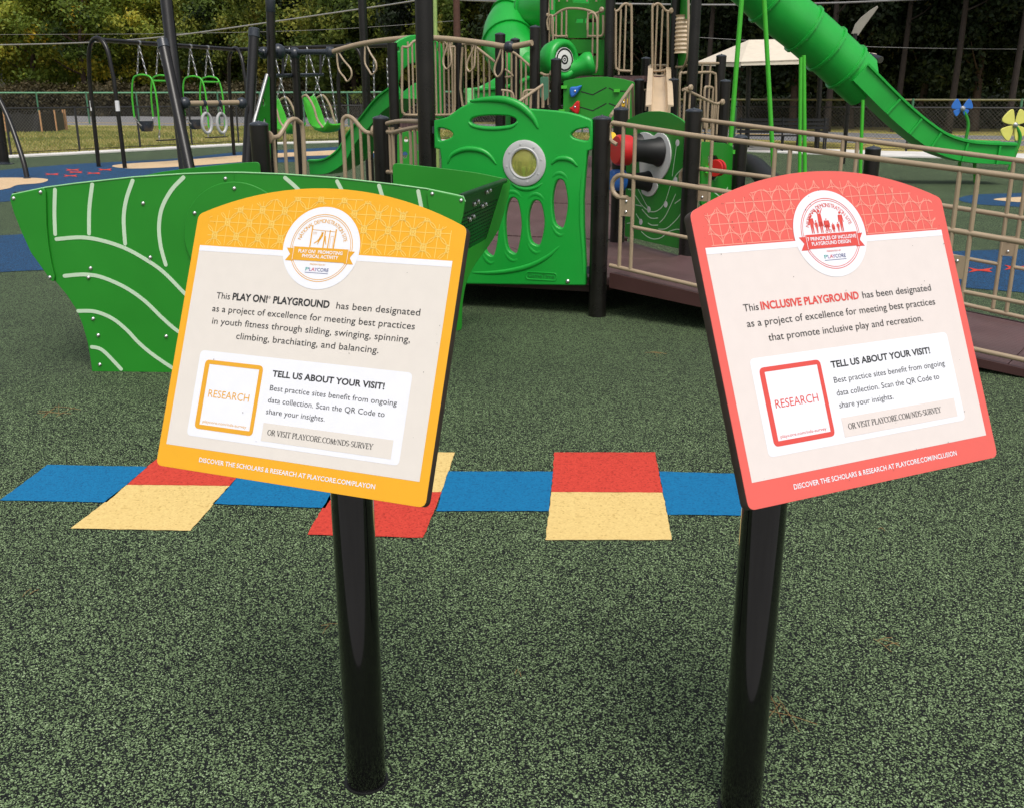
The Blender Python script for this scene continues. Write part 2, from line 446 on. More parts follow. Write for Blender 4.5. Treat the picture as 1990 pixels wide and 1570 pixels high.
gpoly('blue_patch', [(-160, 352), (0, 332), (130, 321), (220, 316), (345, 309), (470, 296), (560, 292), (690, 285), (790, 282), (800, 300), (690, 310), (560, 316), (480, 322), (420, 345), (300, 372), (150, 385), (20, 392), (-160, 405)], 0.004, M['rub_blue'])
gpoly('blue_patch', [(-200, 470), (20, 458), (110, 452), (230, 455), (330, 470), (330, 498), (200, 520), (60, 527), (-200, 533)], 0.004, M['rub_blue'])
gpoly('sand_patch', [(-120, 350), (-20, 347), (60, 347), (93, 350), (80, 357), (35, 361), (15, 368), (-30, 374), (-120, 378)], 0.008, M['rub_cream'])
gpoly('sand_patch', [(219, 325), (240, 320), (345, 313), (470, 303), (560, 298), (690, 291), (760, 287), (770, 294), (690, 301), (560, 306), (470, 316), (350, 325), (260, 329)], 0.008, M['rub_cream'])
gpoly('blue_patch', [(1863, 388), (1890, 380), (1960, 377), (2060, 376), (2060, 405), (1960, 402), (1890, 397)], 0.004, M['rub_blue'])
gpoly('sand_patch', [(1930, 389), (1990, 384), (2070, 384), (2070, 396), (1990, 395)], 0.008, M['rub_cream'])
gpoly('blue_patch', [(1790, 500), (1870, 489), (2060, 488), (2080, 520), (2070, 572), (1960, 567), (1850, 556), (1790, 530)], 0.004, M['rub_blue'])
def butterfly(u, v, w, h, z=0.008):
    shp = [(-1, -1), (-0.2, -0.25), (0.2, -0.3), (1, -0.9), (0.7, 0), (1, 0.9), (0.2, 0.4), (-0.2, 0.3), (-1, 1), (-0.6, 0)]
    flat('butterfly_shape', [G(u + a * w, v + b * h) for a, b in shp], z, M['rub_red'], surface)
for u, v in ((101, 340), (137, 343), (141, 331.5), (204, 331), (182, 338), (147, 336)): butterfly(u, v, 14, 2.4)
for u, v in ((1905, 527), (1975, 522), (2030, 540)): butterfly(u, v, 24, 5)

# rubber chips standing up out of the surface nearest the camera; the material takes over beyond
def chips():
    r = np.random.default_rng(11)
    quads = [np.array([(p.x, p.y) for p in q]) for q in TILE_QUADS]
    N = 900000
    y = 1.50 + r.random(N) * 4.2; x = (r.random(N) - .5) * 2 * (.62 * 5.8)
    k = (np.abs(x) < .58 * y + .12) & (r.random(N) < np.clip((5.6 - y) / 2.0, 0, 1)); x, y = x[k], y[k]
    for q in quads:
        ins = np.ones(len(x), bool)
        for i in range(4):
            a, b = q[i], q[(i + 1) % 4]; ins &= ((b[0] - a[0]) * (y - a[1]) - (b[1] - a[1]) * (x - a[0])) > 0
        x, y = x[~ins], y[~ins]
    me = bpy.data.meshes.new('rubber_chips'); me.vertices.add(len(x))
    me.vertices.foreach_set('co', np.stack([x, y, np.full(len(x), .0004)], 1).astype(np.float32).ravel()); me.update()
    o = bpy.data.objects.new('rubber_chips', me); link(o); o['kind'] = 'stuff'
    m, n, l, b = new_mat('rubber_chip'); oi = n.new('ShaderNodeObjectInfo'); rp = n.new('ShaderNodeValToRGB'); rp.color_ramp.interpolation = 'CONSTANT'
    e = rp.color_ramp.elements; e[0].position = 0; e[0].color = (0.0045, 0.006, 0.006, 1); e[1].position = .54; e[1].color = (0.075, 0.112, 0.05, 1)
    for ps_, c_ in ((.62, (0.155, 0.225, 0.108)), (.77, (0.225, 0.315, 0.16)), (.91, (0.30, 0.395, 0.22))): q = e.new(ps_); q.color = c_ + (1,)
    l.new(oi.outputs['Random'], rp.inputs['Fac']); l.new(rp.outputs['Color'], b.inputs['Base Color']); b.inputs['Roughness'].default_value = .6; b.inputs['Specular IOR Level'].default_value = .3
    # one chip as geometry inside the node tree: a squashed low icosphere
    ng = bpy.data.node_groups.new('scatter_chips', 'GeometryNodeTree')
    ng.interface.new_socket('Geometry', in_out='INPUT', socket_type='NodeSocketGeometry'); ng.interface.new_socket('Geometry', in_out='OUTPUT', socket_type='NodeSocketGeometry')
    gn, gl = ng.nodes, ng.links
    gi, go = gn.new('NodeGroupInput'), gn.new('NodeGroupOutput')
    ico = gn.new('GeometryNodeMeshIcoSphere'); ico.inputs['Radius'].default_value = .00235; ico.inputs['Subdivisions'].default_value = 1
    tf = gn.new('GeometryNodeTransform'); tf.inputs['Scale'].default_value = (1.15, .8, .6)
    sm = gn.new('GeometryNodeSetMaterial'); sm.inputs['Material'].default_value = m
    m2p = gn.new('GeometryNodeMeshToPoints'); iop = gn.new('GeometryNodeInstanceOnPoints')
    rr = gn.new('FunctionNodeRandomValue'); rr.data_type = 'FLOAT_VECTOR'; rr.inputs[0].default_value = (-.5, -.5, 0); rr.inputs[1].default_value = (.5, .5, 6.283)
    rs = gn.new('FunctionNodeRandomValue'); rs.data_type = 'FLOAT'; rs.inputs[2].default_value = .55; rs.inputs[3].default_value = 1.35; rs.inputs['Seed'].default_value = 3
    gl.new(gi.outputs[0], m2p.inputs['Mesh']); gl.new(m2p.outputs[0], iop.inputs['Points']); gl.new(ico.outputs['Mesh'], tf.inputs['Geometry']); gl.new(tf.outputs[0], sm.inputs['Geometry']); gl.new(sm.outputs[0], iop.inputs['Instance'])
    gl.new(rr.outputs[0], iop.inputs['Rotation']); gl.new(rs.outputs[1], iop.inputs['Scale']); gl.new(iop.outputs[0], go.inputs[0])
    md = o.modifiers.new('scatter', 'NODES'); md.node_group = ng
    me.materials.append(m)
chips()

# pine needles lying on the rubber
mb = MB()
for (u, v, L, n) in ((112, 800, 0.16, 7), (1525, 1385, 0.13, 5), (1722, 1248, 0.07, 4), (1716, 1030, 0.03, 2), (640, 1220, 0.05, 2), (1280, 690, 0.12, 4), (60, 1150, 0.05, 2), (1010, 1310, 0.04, 2)):
    c = G(u, v)
    for k in range(n):
        a = random.uniform(0, PI); d = Vector((math.cos(a), math.sin(a), 0)) * L * random.uniform(0.3, 0.6)
        o = c + Vector((random.uniform(-.3, .3) * L, random.uniform(-.3, .3) * L, 0.004))
        mb.tube([o - d, o + Vector((0, 0, 0.004)), o + d], 0.0008, 4)
props(mb.build('pine_needles', mat('dry_needle', (0.30, 0.17, 0.06), 0.8), None), kind='stuff')

# ------------------------------------------------------------------ the two information signs
W0, KY = 0.5416, 1.0198
def printed(name, col, rough=0.32):
    return mat(name, col, rough, 0.015, 40, bump=0.02, bscale=400, coat=0.15)
M['p_white'] = printed('print_white', (0.79, 0.80, 0.85))
M['p_ink'] = printed('print_ink', (0.022, 0.022, 0.022))
M['core'] = mat('brown_laminate_core', (0.045, 0.03, 0.024), 0.5, 0.2, 30)
def arch_y(x):          # the top edge: an arc through the shoulders and the apex
    h, a = 0.112, 0.531
    R = (a * a + h * h) / (2 * h)
    return 0.930 - R + math.sqrt(max(0, R * R - (x - 0.5015) ** 2))
def sign(label, o, yaw, tilt, theme):
    o = Vector(o)
    xa = Vector((math.cos(yaw), math.sin(yaw), 0)); ya = Vector((-math.sin(yaw) * math.cos(tilt), math.cos(yaw) * math.cos(tilt), math.sin(tilt))); za = xa.cross(ya)
    o = o - xa * (W0 / 2)
    T = Matrix(((xa.x, ya.x, za.x, o.x), (xa.y, ya.y, za.y, o.y), (xa.z, ya.z, za.z, o.z), (0, 0, 0, 1)))
    S = T @ Matrix.Diagonal((W0, W0 * KY, 1, 1))             # measured unit: the printed panel's width
    mid = S @ Vector((0.5015, 0, 0)); foot = mid - Vector((za.x, za.y, 0)).normalized() * theme['back'] + xa * theme['side']; foot.z = 0
    t = thing('information_sign', label, 'sign', (foot.x, foot.y, 0), 'information signs in front of the playground')
    # post with its sloping top, plate and brackets behind the board
    zt = (S @ Vector((0.5, 0.42, 0))).z
    mb = MB(); mb.tube([foot + Vector((0, 0, z)) for z in (-0.05, 0.4, zt - 0.08)], 0.0445, 32)
    mb.build('post', M['black'], t)
    MB().lathe([(.0448, .001), (.0448, .0042), (.0505, .0042), (.0505, .001)], (foot.x, foot.y, 0), (0, 0, 1), 32, caps=False).build('base_joint', M['matte_black'], t)
    mb = MB(); c = T @ Vector((W0 * 0.5, 0.36 * W0, -0.022)); R3 = Matrix((xa, ya, za)).transposed()
    top = foot + Vector((0, 0, zt - 0.12))
    mb.box(c, (0.16, 0.22, 0.006), R3)
    a = T @ Vector((W0 * 0.5, 0.30 * W0, -0.025))
    mb.tube([foot + Vector((0, 0, zt - 0.09)), a], 0.03, 16)
    mb.build('mounting_bracket', M['matte_black'], t)
    # board
    n = 28; xl, xr = -0.030, 1.033
    outl = [(xl, -0.078), (xr, -0.078)] + [(xr + (xl - xr) * k / n, arch_y(xr + (xl - xr) * k / n)) for k in range(n + 1)]
    outl = rounded(outl[:3], 0.035)[6:] if False else outl
    def px(l): return [(a * W0, b * W0 * KY) for a, b in l]
    body = rounded(px(outl), 0.014)
    board = sheet('sign_board', [body], 0.019, 0.0018, M['core'], t, T @ Matrix.Translation((0, 0, -0.0016)))
    ins = rounded([(a + (0.0035 if a < 0.5 else -0.0035) * W0, b - (0.0035 if b > 0.3 else -0.0035)) for a, b in px(outl)], 0.013)
    sheet('face_sheet', [body], 0.0016, 0.0005, M['face_' + theme['key']], board, T)
    C, CF = M['face_' + theme['key']], M['field_' + theme['key']]
    def rect(x0, y0, x1, y1, r=0.0): 
        p = px([(x0, y0), (x1, y0), (x1, y1), (x0, y1)]); return rounded(p, r) if r else p
    def plate(nm, loops, m, z): return sheet(nm, loops, 0, 0, m, board, T @ Matrix.Translation((0, 0, z)))
    plate('cream_panel', [rect(0, 0, 1, 0.7076)], CF, 0.0003)
    plate('white_band', [rect(0, 0.6876, 1, 0.7076)], M['p_white'], 0.0006)
    # pattern of circles and lines across the head of the board
    mb = MB()
    def inside(p):
        x, y = p
        return 0.02 < x < 0.985 and 0.712 < y < arch_y(x) - 0.028 and (x - 0.502) ** 2 + ((y - 0.724) * 1.03) ** 2 > 0.153 ** 2
    def line(pts, w=0.0011):
        for p, q in zip(pts[:-1], pts[1:]):
            if inside(p) and inside(q):
                d = Vector((q[0] - p[0], (q[1] - p[1]) * KY)); L = d.length
                if L < 1e-9: continue
                nx, ny = -d.y / L * w, d.x / L * w / KY
                mb.add([((a[0] + sg * nx) * W0, (a[1] + sg * ny) * W0 * KY, 0.0005) for a, sg in ((p, -1), (q, -1), (q, 1), (p, 1))], [(0, 1, 2, 3)])
    def seg(a, b, n=30): line([(a[0] + (b[0] - a[0]) * k / n, a[1] + (b[1] - a[1]) * k / n) for k in range(n + 1)])
    def circ(cx, cy, r, n=40): line([(cx + r * math.cos(2 * PI * k / n), cy + r / KY * math.sin(2 * PI * k / n)) for k in range(n + 1)])
    if theme['key'] == 'amber':
        px_, py_ = 0.0462, 0.0495
        for j in range(-1, 5):
            for i in range(-1, 23):
                x, y = 0.010 + i * px_, 0.746 + (j - 0) * py_
                if (i + j) % 2: 
                    for sx, sy in ((1, 1), (1, -1), (-1, 1), (-1, -1)): seg((x, y), (x + sx * 0.017, y + sy * 0.017), 6)
                    for sx, sy in ((1, 1), (1, -1), (-1, 1), (-1, -1)):
                        line([(x + sx * 0.017, y + sy * 0.017), (x + sx * 0.004, y + sy * 0.012)], 0.0010)
                    sq = [(x + a * 0.010, y + b * 0.010) for a, b in ((1, 1), (-1, 1), (-1, -1), (1, -1), (1, 1))]
                    for p, q in zip(sq[:-1], sq[1:]): seg(p, q, 3)
                else: circ(x, y, 0.0385)
        for j in range(-1, 5): seg((0, 0.746 + j * py_), (1.02, 0.746 + j * py_), 160)
        for i in range(-1, 23): seg((0.010 + i * px_, 0.70), (0.010 + i * px_, 0.95), 40)
    else:
        for j in range(-1, 4):
            y = 0.777 + j * 0.0640
            for i in range(-1, 15): circ(0.070 + i * 0.0740 + (0.037 if j % 2 else 0), y, 0.0365)
            seg((0, y), (1.02, y), 160)
        for i in range(-1, 29): seg((0.070 + i * 0.037, 0.70), (0.070 + i * 0.037, 0.95), 40)
    mb.xform(T); mb.build('pattern_lines', M['line_' + theme['key']], board, smooth=False)
    # specks of dirt on the print
    mb = MB(); rs_ = random.Random(theme['key'])
    for k in range(70 if theme['key'] == 'coral' else 16):
        x, y = rs_.uniform(0, 1), (rs_.uniform(.70, .88) if rs_.random() < (.75 if theme['key'] == 'coral' else .2) else rs_.uniform(-.06, .7)); q = rs_.uniform(.0006, .0019)
        if y < arch_y(x) - .01: mb.add([((x + q * rs_.uniform(.6, 1.3) * math.cos(2 * PI * i / 6)) * W0, (y + q * math.sin(2 * PI * i / 6)) * W0 * KY, 0.0021) for i in range(6)], [tuple(range(6))])
    mb.xform(T); mb.build('dirt_specks', M['core'], board, smooth=False)['kind'] = 'stuff'
    # emblem
    def disc(cx, cy, r, n=64, ry=None): return [((cx + r * math.cos(2 * PI * k / n)) * W0, (cy + (ry or r / KY) * math.sin(2 * PI * k / n)) * W0 * KY) for k in range(n)]
    plate('emblem_disc', [disc(0.502, 0.7235, 0.1515, ry=0.142)], M['p_white'], 0.0009)
    for r0, r1 in ((0.1225, 0.1200), (0.1155, 0.1135)):
        plate('emblem_ring', [disc(0.503, 0.7235, r0, ry=r0 * 0.95), disc(0.503, 0.7235, r1, ry=r1 * 0.95)], M['ink_' + theme['key']], 0.0012)
    plate('ribbon_tail', [px([(0.367, 0.7175), (0.40, 0.7175), (0.40, 0.674), (0.367, 0.674), (0.384, 0.696)])], M['ink_' + theme['key']], 0.0013)
    plate('ribbon_tail', [px([(0.637, 0.7175), (0.60, 0.7175), (0.60, 0.674), (0.637, 0.674), (0.620, 0.696)])], M['ink_' + theme['key']], 0.0013)
    plate('ribbon', [rect(0.393, 0.677, 0.614, 0.7235)], M['ink_' + theme['key']], 0.0016)
    for x in (0.3955, 0.6115): plate('ribbon_stitch', [rect(x - .0008, .677, x + .0008, .7235)], M['p_white'], 0.0018)
    # curved words round the emblem
    mb = MB(); words = 'NATIONAL DEMONSTRATION SITE'; cap = 0.0145; R0 = 0.0885
    a0, a1 = math.radians(164.5), math.radians(15.5)
    wid = {'I': 0.45, ' ': 0.45, 'M': 1.25, 'N': 1.05, 'O': 1.1, 'D': 1.05, 'L': .75, 'T': .85, 'E': .8, 'S': .85}
    ws = [wid.get(ch, 0.95) for ch in words]; tot = sum(ws); acc = 0
    for ch, w in zip(words, ws):
        ang = a0 + (a1 - a0) * (acc + w / 2) / tot; acc += w
        if ch == ' ': continue
        me = glyphs(ch, 0.0); co, fs = mesh_arrays(me); bpy.data.meshes.remove(me)
        mxx = (co[:, 0].min() + co[:, 0].max()) / 2; k = cap / 0.727
        er, et = Vector((math.cos(ang), math.sin(ang))), Vector((math.sin(ang), -math.cos(ang)))
        vs = []
        for p in co:
            q = er * (R0 + p[1] * k) + et * ((p[0] - mxx) * k * 0.86)
            vs.append(((0.503 + q.x) * W0, (0.7240 + q.y * 0.97) * W0 * KY, 0.0014))
        mb.add(vs, fs)
    mb.xform(T); mb.build('lettering', M['ink_' + theme['key']], board, smooth=False)
    def text(s, x0, x1, y, cap, m, z=0.0012, bold=0.0, spacing=1.0): lettering(s, x0, x1, y, cap, m, board, S, z, bold, spacing=spacing)
    for s, x0, x1, y in theme['ribbon']: text(s, x0, x1, y, 0.0118, M['p_white'], 0.0019, 0.022)
    text('PRESENTED BY', 0.470, 0.531, 0.6635, 0.0055, M['ink_' + theme['key']], 0.0014)
    for s, x0, x1, c in (('P', .455, .469, 'teal'), ('L', .470, .478, 'violet'), ('A', .478, .492, 'rose'), ('Y', .490, .502, 'violet'), ('CORE', .502, .546, 'navy')):
        text(s, x0, x1, 0.6430, 0.0125, M['logo_' + c], 0.0014, 0.004)
    mb = MB(); mb.add([(a * W0, b * W0 * KY, 0.0014) for a, b in ((.454, .6365), (.546, .6365), (.546, .6380), (.454, .6380))], [(0, 1, 2, 3)])
    mb.xform(T); mb.build('logo_underline', M['logo_navy'], board, smooth=False)
    theme['picture'](T, board, px)
    # body text
    for s, x0, x1, y, cap, m, bold in theme['lines']: text(s, x0, x1, y, cap, M[m], 0.0009, bold)
    dy = theme['dy']
    plate('white_box', [rect(0.080, 0.040 + dy, 0.919, 0.338 + dy, 0.010)], M['p_white'], 0.0006)
    plate('code_frame', [rect(0.1075, 0.0675 + dy, 0.3505, 0.307 + dy, 0.010), rect(0.127, 0.083 + dy, 0.335, 0.2925 + dy)[::-1]], M['ink_' + theme['key']], 0.0009)
    text('RESEARCH', 0.143, 0.313, 0.180 + dy, 0.0270, M['ink_' + theme['key']], 0.0009)
    text('playcore.com/nds-survey', 0.138, 0.321, 0.0905 + dy, 0.0100, M['ink_' + theme['key']], 0.0009)
    text('TELL US ABOUT YOUR VISIT!', 0.391, 0.825, 0.275 + dy, 0.0215, M['p_ink'], 0.0009, 0.03)
    text('Best practice sites benefit from ongoing', 0.390, 0.879, 0.2275 + dy, 0.0195, M['p_ink'], 0.0009)
    text('data collection. Scan the QR Code to', 0.390, 0.841, 0.1870 + dy, 0.0195, M['p_ink'], 0.0009)
    text('share your insights.', 0.390, 0.622, 0.1480 + dy, 0.0195, M['p_ink'], 0.0009)
    plate('cream_strip', [rect(0.387, 0.057 + dy, 0.887, 0.118 + dy)], CF, 0.0009)
    serif_line('OR VISIT PLAYCORE.COM/NDS-SURVEY', 0.409, 0.817, 0.0795 + dy, 0.0175, M['p_ink'], board, S)
    text(theme['foot'], 0.150, 0.846, -0.0440, 0.0160, M['p_white'], 0.0006, 0.014)
    return t

# a small serif capital alphabet drawn as strokes: (x0,y0,x1,y1,thick) plus arcs
def serif_line(body, x0, x1, y, cap, m, parent, mtx):
    th, tn, sf = 0.14, 0.070, 0.14
    def st(a, b, w): return ('s', a, b, w)
    def arc(cx, cy, rx, ry, d0, d1): return ('a', cx, cy, rx, ry, d0, d1)
    def sv(x, yy): return ('s', (x - sf, yy), (x + sf, yy), tn)
    A = {
     'O': (0.80, [arc(.38, .5, .34, .5, 0, 360)]), 'C': (0.72, [arc(.40, .5, .36, .5, 45, 315), st((.66, .72), (.66, .92), tn)]),
     'R': (0.70, [st((.14, 0), (.14, 1), th), sv(.14, 0), st((.02, 1), (.35, 1), tn), arc(.33, .76, .22, .24, -90, 90), st((.14, .52), (.35, .52), tn), st((.34, .52), (.62, 0), th), sv(.62, 0)]),
     'V': (0.72, [st((.08, 1), (.36, 0), th), st((.36, 0), (.62, 1), tn), sv(.08, 1), sv(.62, 1)]),
     'I': (0.36, [st((.17, 0), (.17, 1), th), sv(.17, 0), sv(.17, 1)]),
     'S': (0.55, [arc(.26, .75, .19, .25, 30, 250), arc(.27, .26, .20, .26, -150, 90)]),
     'T': (0.66, [st((.32, 0), (.32, 1), th), sv(.32, 0), st((.02, 1), (.62, 1), tn), st((.02, .82), (.02, 1), tn), st((.62, .82), (.62, 1), tn)]),
     'P': (0.62, [st((.14, 0), (.14, 1), th), sv(.14, 0), st((.02, 1), (.33, 1), tn), arc(.33, .74, .22, .26, -90, 90), st((.14, .48), (.33, .48), tn)]),
     'L': (0.60, [st((.14, 0), (.14, 1), th), sv(.14, 1), st((.02, 0), (.54, 0), tn), st((.54, 0), (.54, .2), tn)]),
     'A': (0.74, [st((.06, 0), (.34, 1), tn), st((.34, 1), (.64, 0), th), st((.16, .35), (.54, .35), tn), sv(.06, 0), sv(.64, 0)]),
     'Y': (0.68, [st((.06, 1), (.32, .45), th), st((.32, .45), (.58, 1), tn), st((.32, 0), (.32, .45), th), sv(.32, 0), sv(.06, 1), sv(.58, 1)]),
     'E': (0.60, [st((.14, 0), (.14, 1), th), st((.02, 0), (.52, 0), tn), st((.02, 1), (.50, 1), tn), st((.14, .52), (.42, .52), tn), st((.52, 0), (.52, .2), tn), st((.50, .8), (.50, 1), tn)]),
     'M': (0.90, [st((.12, 0), (.14, 1), tn), st((.14, 1), (.42, .05), th), st((.42, .05), (.70, 1), tn), st((.72, 0), (.70, 1), th), sv(.12, 0), sv(.72, 0)]),
     'N': (0.78, [st((.12, 0), (.12, 1), tn), st((.12, 1), (.62, 0), th), st((.62, 0), (.62, 1), tn), sv(.12, 0), sv(.62, 1)]),
     'D': (0.76, [st((.14, 0), (.14, 1), th), st((.02, 1), (.34, 1), tn), st((.02, 0), (.34, 0), tn), arc(.32, .5, .36, .5, -90, 90)]),
     'U': (0.74, [st((.12, .3), (.12, 1), th), arc(.35, .3, .23, .3, 180, 360), st((.58, .3), (.58, 1), tn), sv(.12, 1), sv(.58, 1)]),
     '.': (0.26, [st((.12, 0), (.12, .1), .12)]), '/': (0.40, [st((.02, -.1), (.36, 1.05), tn)]), '-': (0.38, [st((.04, .33), (.30, .33), .07)]), ' ': (0.32, [])}
    tot = sum(A[c][0] for c in body); sx = (x1 - x0) / tot; mb = MB(); cur = 0
    def quad(a, b, w):
        a, b = Vector(a), Vector(b); d = (b - a)
        if d.length < 1e-9: return
        n = Vector((-d.y, d.x)).normalized() * w / 2
        mb.add([(x0 + (cur + p.x) * sx, y + p.y * cap, 0.0012) for p in (a - n, b - n, b + n, a + n)], [(0, 1, 2, 3)])
    for c in body:
        w, strokes = A[c]
        for s in strokes:
            if s[0] == 's': quad(s[1], s[2], s[3])
            else:
                _, cx, cy, rx, ry, d0, d1 = s; n = 12
                pts = [(cx + rx * math.cos(math.radians(d0 + (d1 - d0) * k / n)), cy + ry * math.sin(math.radians(d0 + (d1 - d0) * k / n))) for k in range(n + 1)]
                for k in range(n):
                    mid = math.radians(d0 + (d1 - d0) * (k + .5) / n)
                    quad(pts[k], pts[k + 1], tn + (th - tn) * abs(math.cos(mid)))
        cur += w
    mb.xform(mtx); mb.build('lettering', m, parent, smooth=False)

def strokes(T, board, m, segs, name, z=0.0014):
    """small flat print figures: tapered strokes (x0,y0,w0,x1,y1,w1) and dots (x,y,r)"""
    mb = MB()
    for s in segs:
        if len(s) == 3:
            mb.add([((s[0] + s[2] * math.cos(2 * PI * k / 10)) * W0, (s[1] + s[2] * math.sin(2 * PI * k / 10)) * W0 * KY, z) for k in range(10)], [tuple(range(10))])
        else:
            a, b = Vector((s[0], s[1])), Vector((s[3], s[4])); d = b - a; n = Vector((-d.y, d.x)).normalized()
            q = [a - n * s[2], b - n * s[5], b + n * s[5], a + n * s[2]]
            mb.add([(p.x * W0, p.y * W0 * KY, z) for p in q], [(0, 1, 2, 3)])
    mb.xform(T); mb.build(name, m, board, smooth=False)
def climber_picture(T, board, px):
    s = []
    for x0, y0, x1, y1, w in ((.457, .798, .458, .7235, .0022), (.510, .781, .510, .7235, .0020), (.529, .786, .528, .7235, .0018), (.552, .790, .551, .7235, .0024)): s.append((x0, y0, w, x1, y1, w * 1.1))
    s += [(.458, .785, .0008, .552, .781, .0008), (.462, .776, .0005, .478, .776, .0005), (.462, .770, .0005, .478, .771, .0005), (.535, .765, .0005, .546, .765, .0005), (.535, .765, .0005, .535, .725, .0005), (.546, .765, .0005, .546, .725, .0005)]
    s += [(.503, .778, .0012, .501, .768, .0015), (.496, .779, .0010, .499, .768, .0013), (.499, .773, .0036), (.500, .769, .0048, .492, .753, .0040), (.494, .756, .0030, .484, .746, .0022), (.484, .746, .0020, .472, .738, .0014), (.492, .754, .0030, .489, .742, .0020), (.489, .742, .0018, .486, .735, .0014)]
    s += [(.513, .765, .0018, .514, .752, .0028), (.514, .752, .0026, .520, .735, .0008)]
    strokes(T, board, M['ink_amber'], s, 'climber_picture')
def crowd_picture(T, board, px):
    s = []
    def man(x, foot, head, w, arms=None, skirt=False):
        h = head - foot; r = h * 0.065
        s.append((x, head - r, r)); hip = foot + h * .47; sh = head - h * .17
        s.append((x, sh, w, x, hip, w * (1.25 if skirt else 0.8)))
        if skirt: s.append((x, hip, w * 1.2, x, foot + h * .28, w * 1.5))
        s.append((x - w * .42, hip, w * .45, x - w * .5, foot, w * .22)); s.append((x + w * .42, hip, w * .45, x + w * .45, foot, w * .22))
        if arms == 'up':
            s.append((x - w * .7, sh, w * .3, x - w * 2.3, head + h * .04, w * .16)); s.append((x + w * .7, sh, w * .3, x + w * 2.3, head + h * .05, w * .16))
        else:
            s.append((x - w * .9, sh, w * .3, x - w * 1.35, hip, w * .2)); s.append((x + w * .9, sh, w * .3, x + w * 1.35, hip, w * .2))
    man(.431, .7265, .786, .0075); man(.450, .7265, .769, .0042); man(.469, .7265, .803, .0072, 'up', True)
    man(.494, .732, .773, .0085, None, True); man(.519, .7265, .757, .0046, None, True); man(.540, .7265, .758, .0043); man(.556, .7265, .793, .0072)
    for x in (.488, .503): s += [(x + .0045 * math.cos(k * PI / 5), .731 + .0045 * math.sin(k * PI / 5), .0010, x + .0045 * math.cos((k + 1) * PI / 5), .731 + .0045 * math.sin((k + 1) * PI / 5), .0010) for k in range(10)]
    strokes(T, board, M['ink_coral'], s, 'people_picture')

for key, face, field, ink, ln in (('amber', (0.80, 0.385, 0.008), (0.71, 0.66, 0.605), (0.74, 0.36, 0.015), (0.90, 0.63, 0.14)),
                                  ('coral', (0.74, 0.115, 0.092), (0.73, 0.655, 0.625), (0.68, 0.07, 0.055), (0.88, 0.36, 0.28))):
    M['face_' + key] = printed('print_' + key, face); M['field_' + key] = printed('print_cream_' + key, field)
    M['ink_' + key] = printed('print_ink_' + key, ink); M['line_' + key] = printed('print_line_' + key, ln)
for k, c in (('teal', (0.05, 0.35, 0.33)), ('violet', (0.25, 0.13, 0.4)), ('rose', (0.6, 0.05, 0.10)), ('navy', (0.045, 0.06, 0.22))): M['logo_' + k] = printed('print_logo_' + k, c)

amber_sign = sign('amber bordered information sign on a black post, the board reading PLAY ON! PLAYGROUND', (-0.4125, 1.7076, 0.864), -0.3733, 1.1707, dict(
    key='amber', back=0.236, side=-0.009, dy=0.0, foot='DISCOVER THE SCHOLARS & RESEARCH AT PLAYCORE.COM/PLAYON', picture=climber_picture,
    ribbon=[('PLAY ON!', .416, .484, .7035), ('PROMOTING', .494, .591, .7035), ('PHYSICAL ACTIVITY', .434, .577, .6875)],
    lines=[('This', .108, .166, .5230, .0235, 'p_ink', 0), ('PLAY ON!', .177, .322, .5230, .0250, 'p_ink', .03), ('\u00ae', .325, .334, .5370, .0090, 'p_ink', 0), ('PLAYGROUND', .346, .571, .5230, .0250, 'p_ink', .03), ('has been designated', .598, .913, .5230, .0235, 'p_ink', 0),
           ('as a project of excellence for meeting best practices', .100, .902, .4770, .0235, 'p_ink', 0), ('in youth fitness through sliding, swinging, spinning,', .108, .892, .4335, .0235, 'p_ink', 0), ('climbing, brachiating, and balancing.', .219, .783, .3890, .0235, 'p_ink', 0)]))
coral_sign = sign('coral red bordered information sign on a black post, the board reading INCLUSIVE PLAYGROUND', (0.6311, 1.6183, 0.9053), 0.4541, 1.1529, dict(
    key='coral', back=0.2557, side=-0.0165, dy=0.0225, foot='DISCOVER THE SCHOLARS & RESEARCH AT PLAYCORE.COM/INCLUSION', picture=crowd_picture,
    ribbon=[('7 PRINCIPLES OF INCLUSIVE', .3995, .6065, .7035), ('PLAYGROUND DESIGN', .414, .578, .6875)],
    lines=[('This', .096, .154, .5040, .0235, 'p_ink', 0), ('INCLUSIVE PLAYGROUND', .163, .566, .5040, .0250, 'ink_coral', .03), ('has been designated', .582, .891, .5040, .0235, 'p_ink', 0),
           ('as a project of excellence for meeting best practices', .097, .896, .4560, .0235, 'p_ink', 0), ('that promote inclusive play and recreation.', .168, .824, .4065, .0235, 'p_ink', 0)]))

# ------------------------------------------------------------------ the play boat
BA = -0.045
bo = G(180, 722); bo.z = 0
BP = Plane(bo, bo + Vector((math.cos(BA), math.sin(BA), 0)))
def bst(l): return [BP.st(u, v) for u, v in l]
BM = BP.mat()
left_edge = bst([(179, 722), (176, 700), (170, 665), (160, 630), (149, 603), (130, 574), (110, 550), (88, 526), (62, 490), (44, 450), (30, 415), (22, 388), (24, 378)])
top_l = bst([(90, 364), (150, 356), (260, 344), (360, 337.5), (440, 335)])
x_mid = top_l[-1][0] + 0.035
rightx = BP.st(904, 385)[0]; x_mid = (left_edge[-2][0] + rightx) / 2
def mir(l): return [(2 * x_mid - x, z) for x, z in l][::-1]
z_low = left_edge[0][1]
half = left_edge + top_l
outline = half + mir(half)
def boat_line(a): return [Vector((p[0], p[1])) for p in smooth([(x, z, 0) for x, z in bst(a)], 6)]
boat = thing('play_boat', 'green plastic play boat with white wave grooves behind the amber bordered sign', 'play boat', BP.a + BP.d * x_mid)
SLOT = 0.019
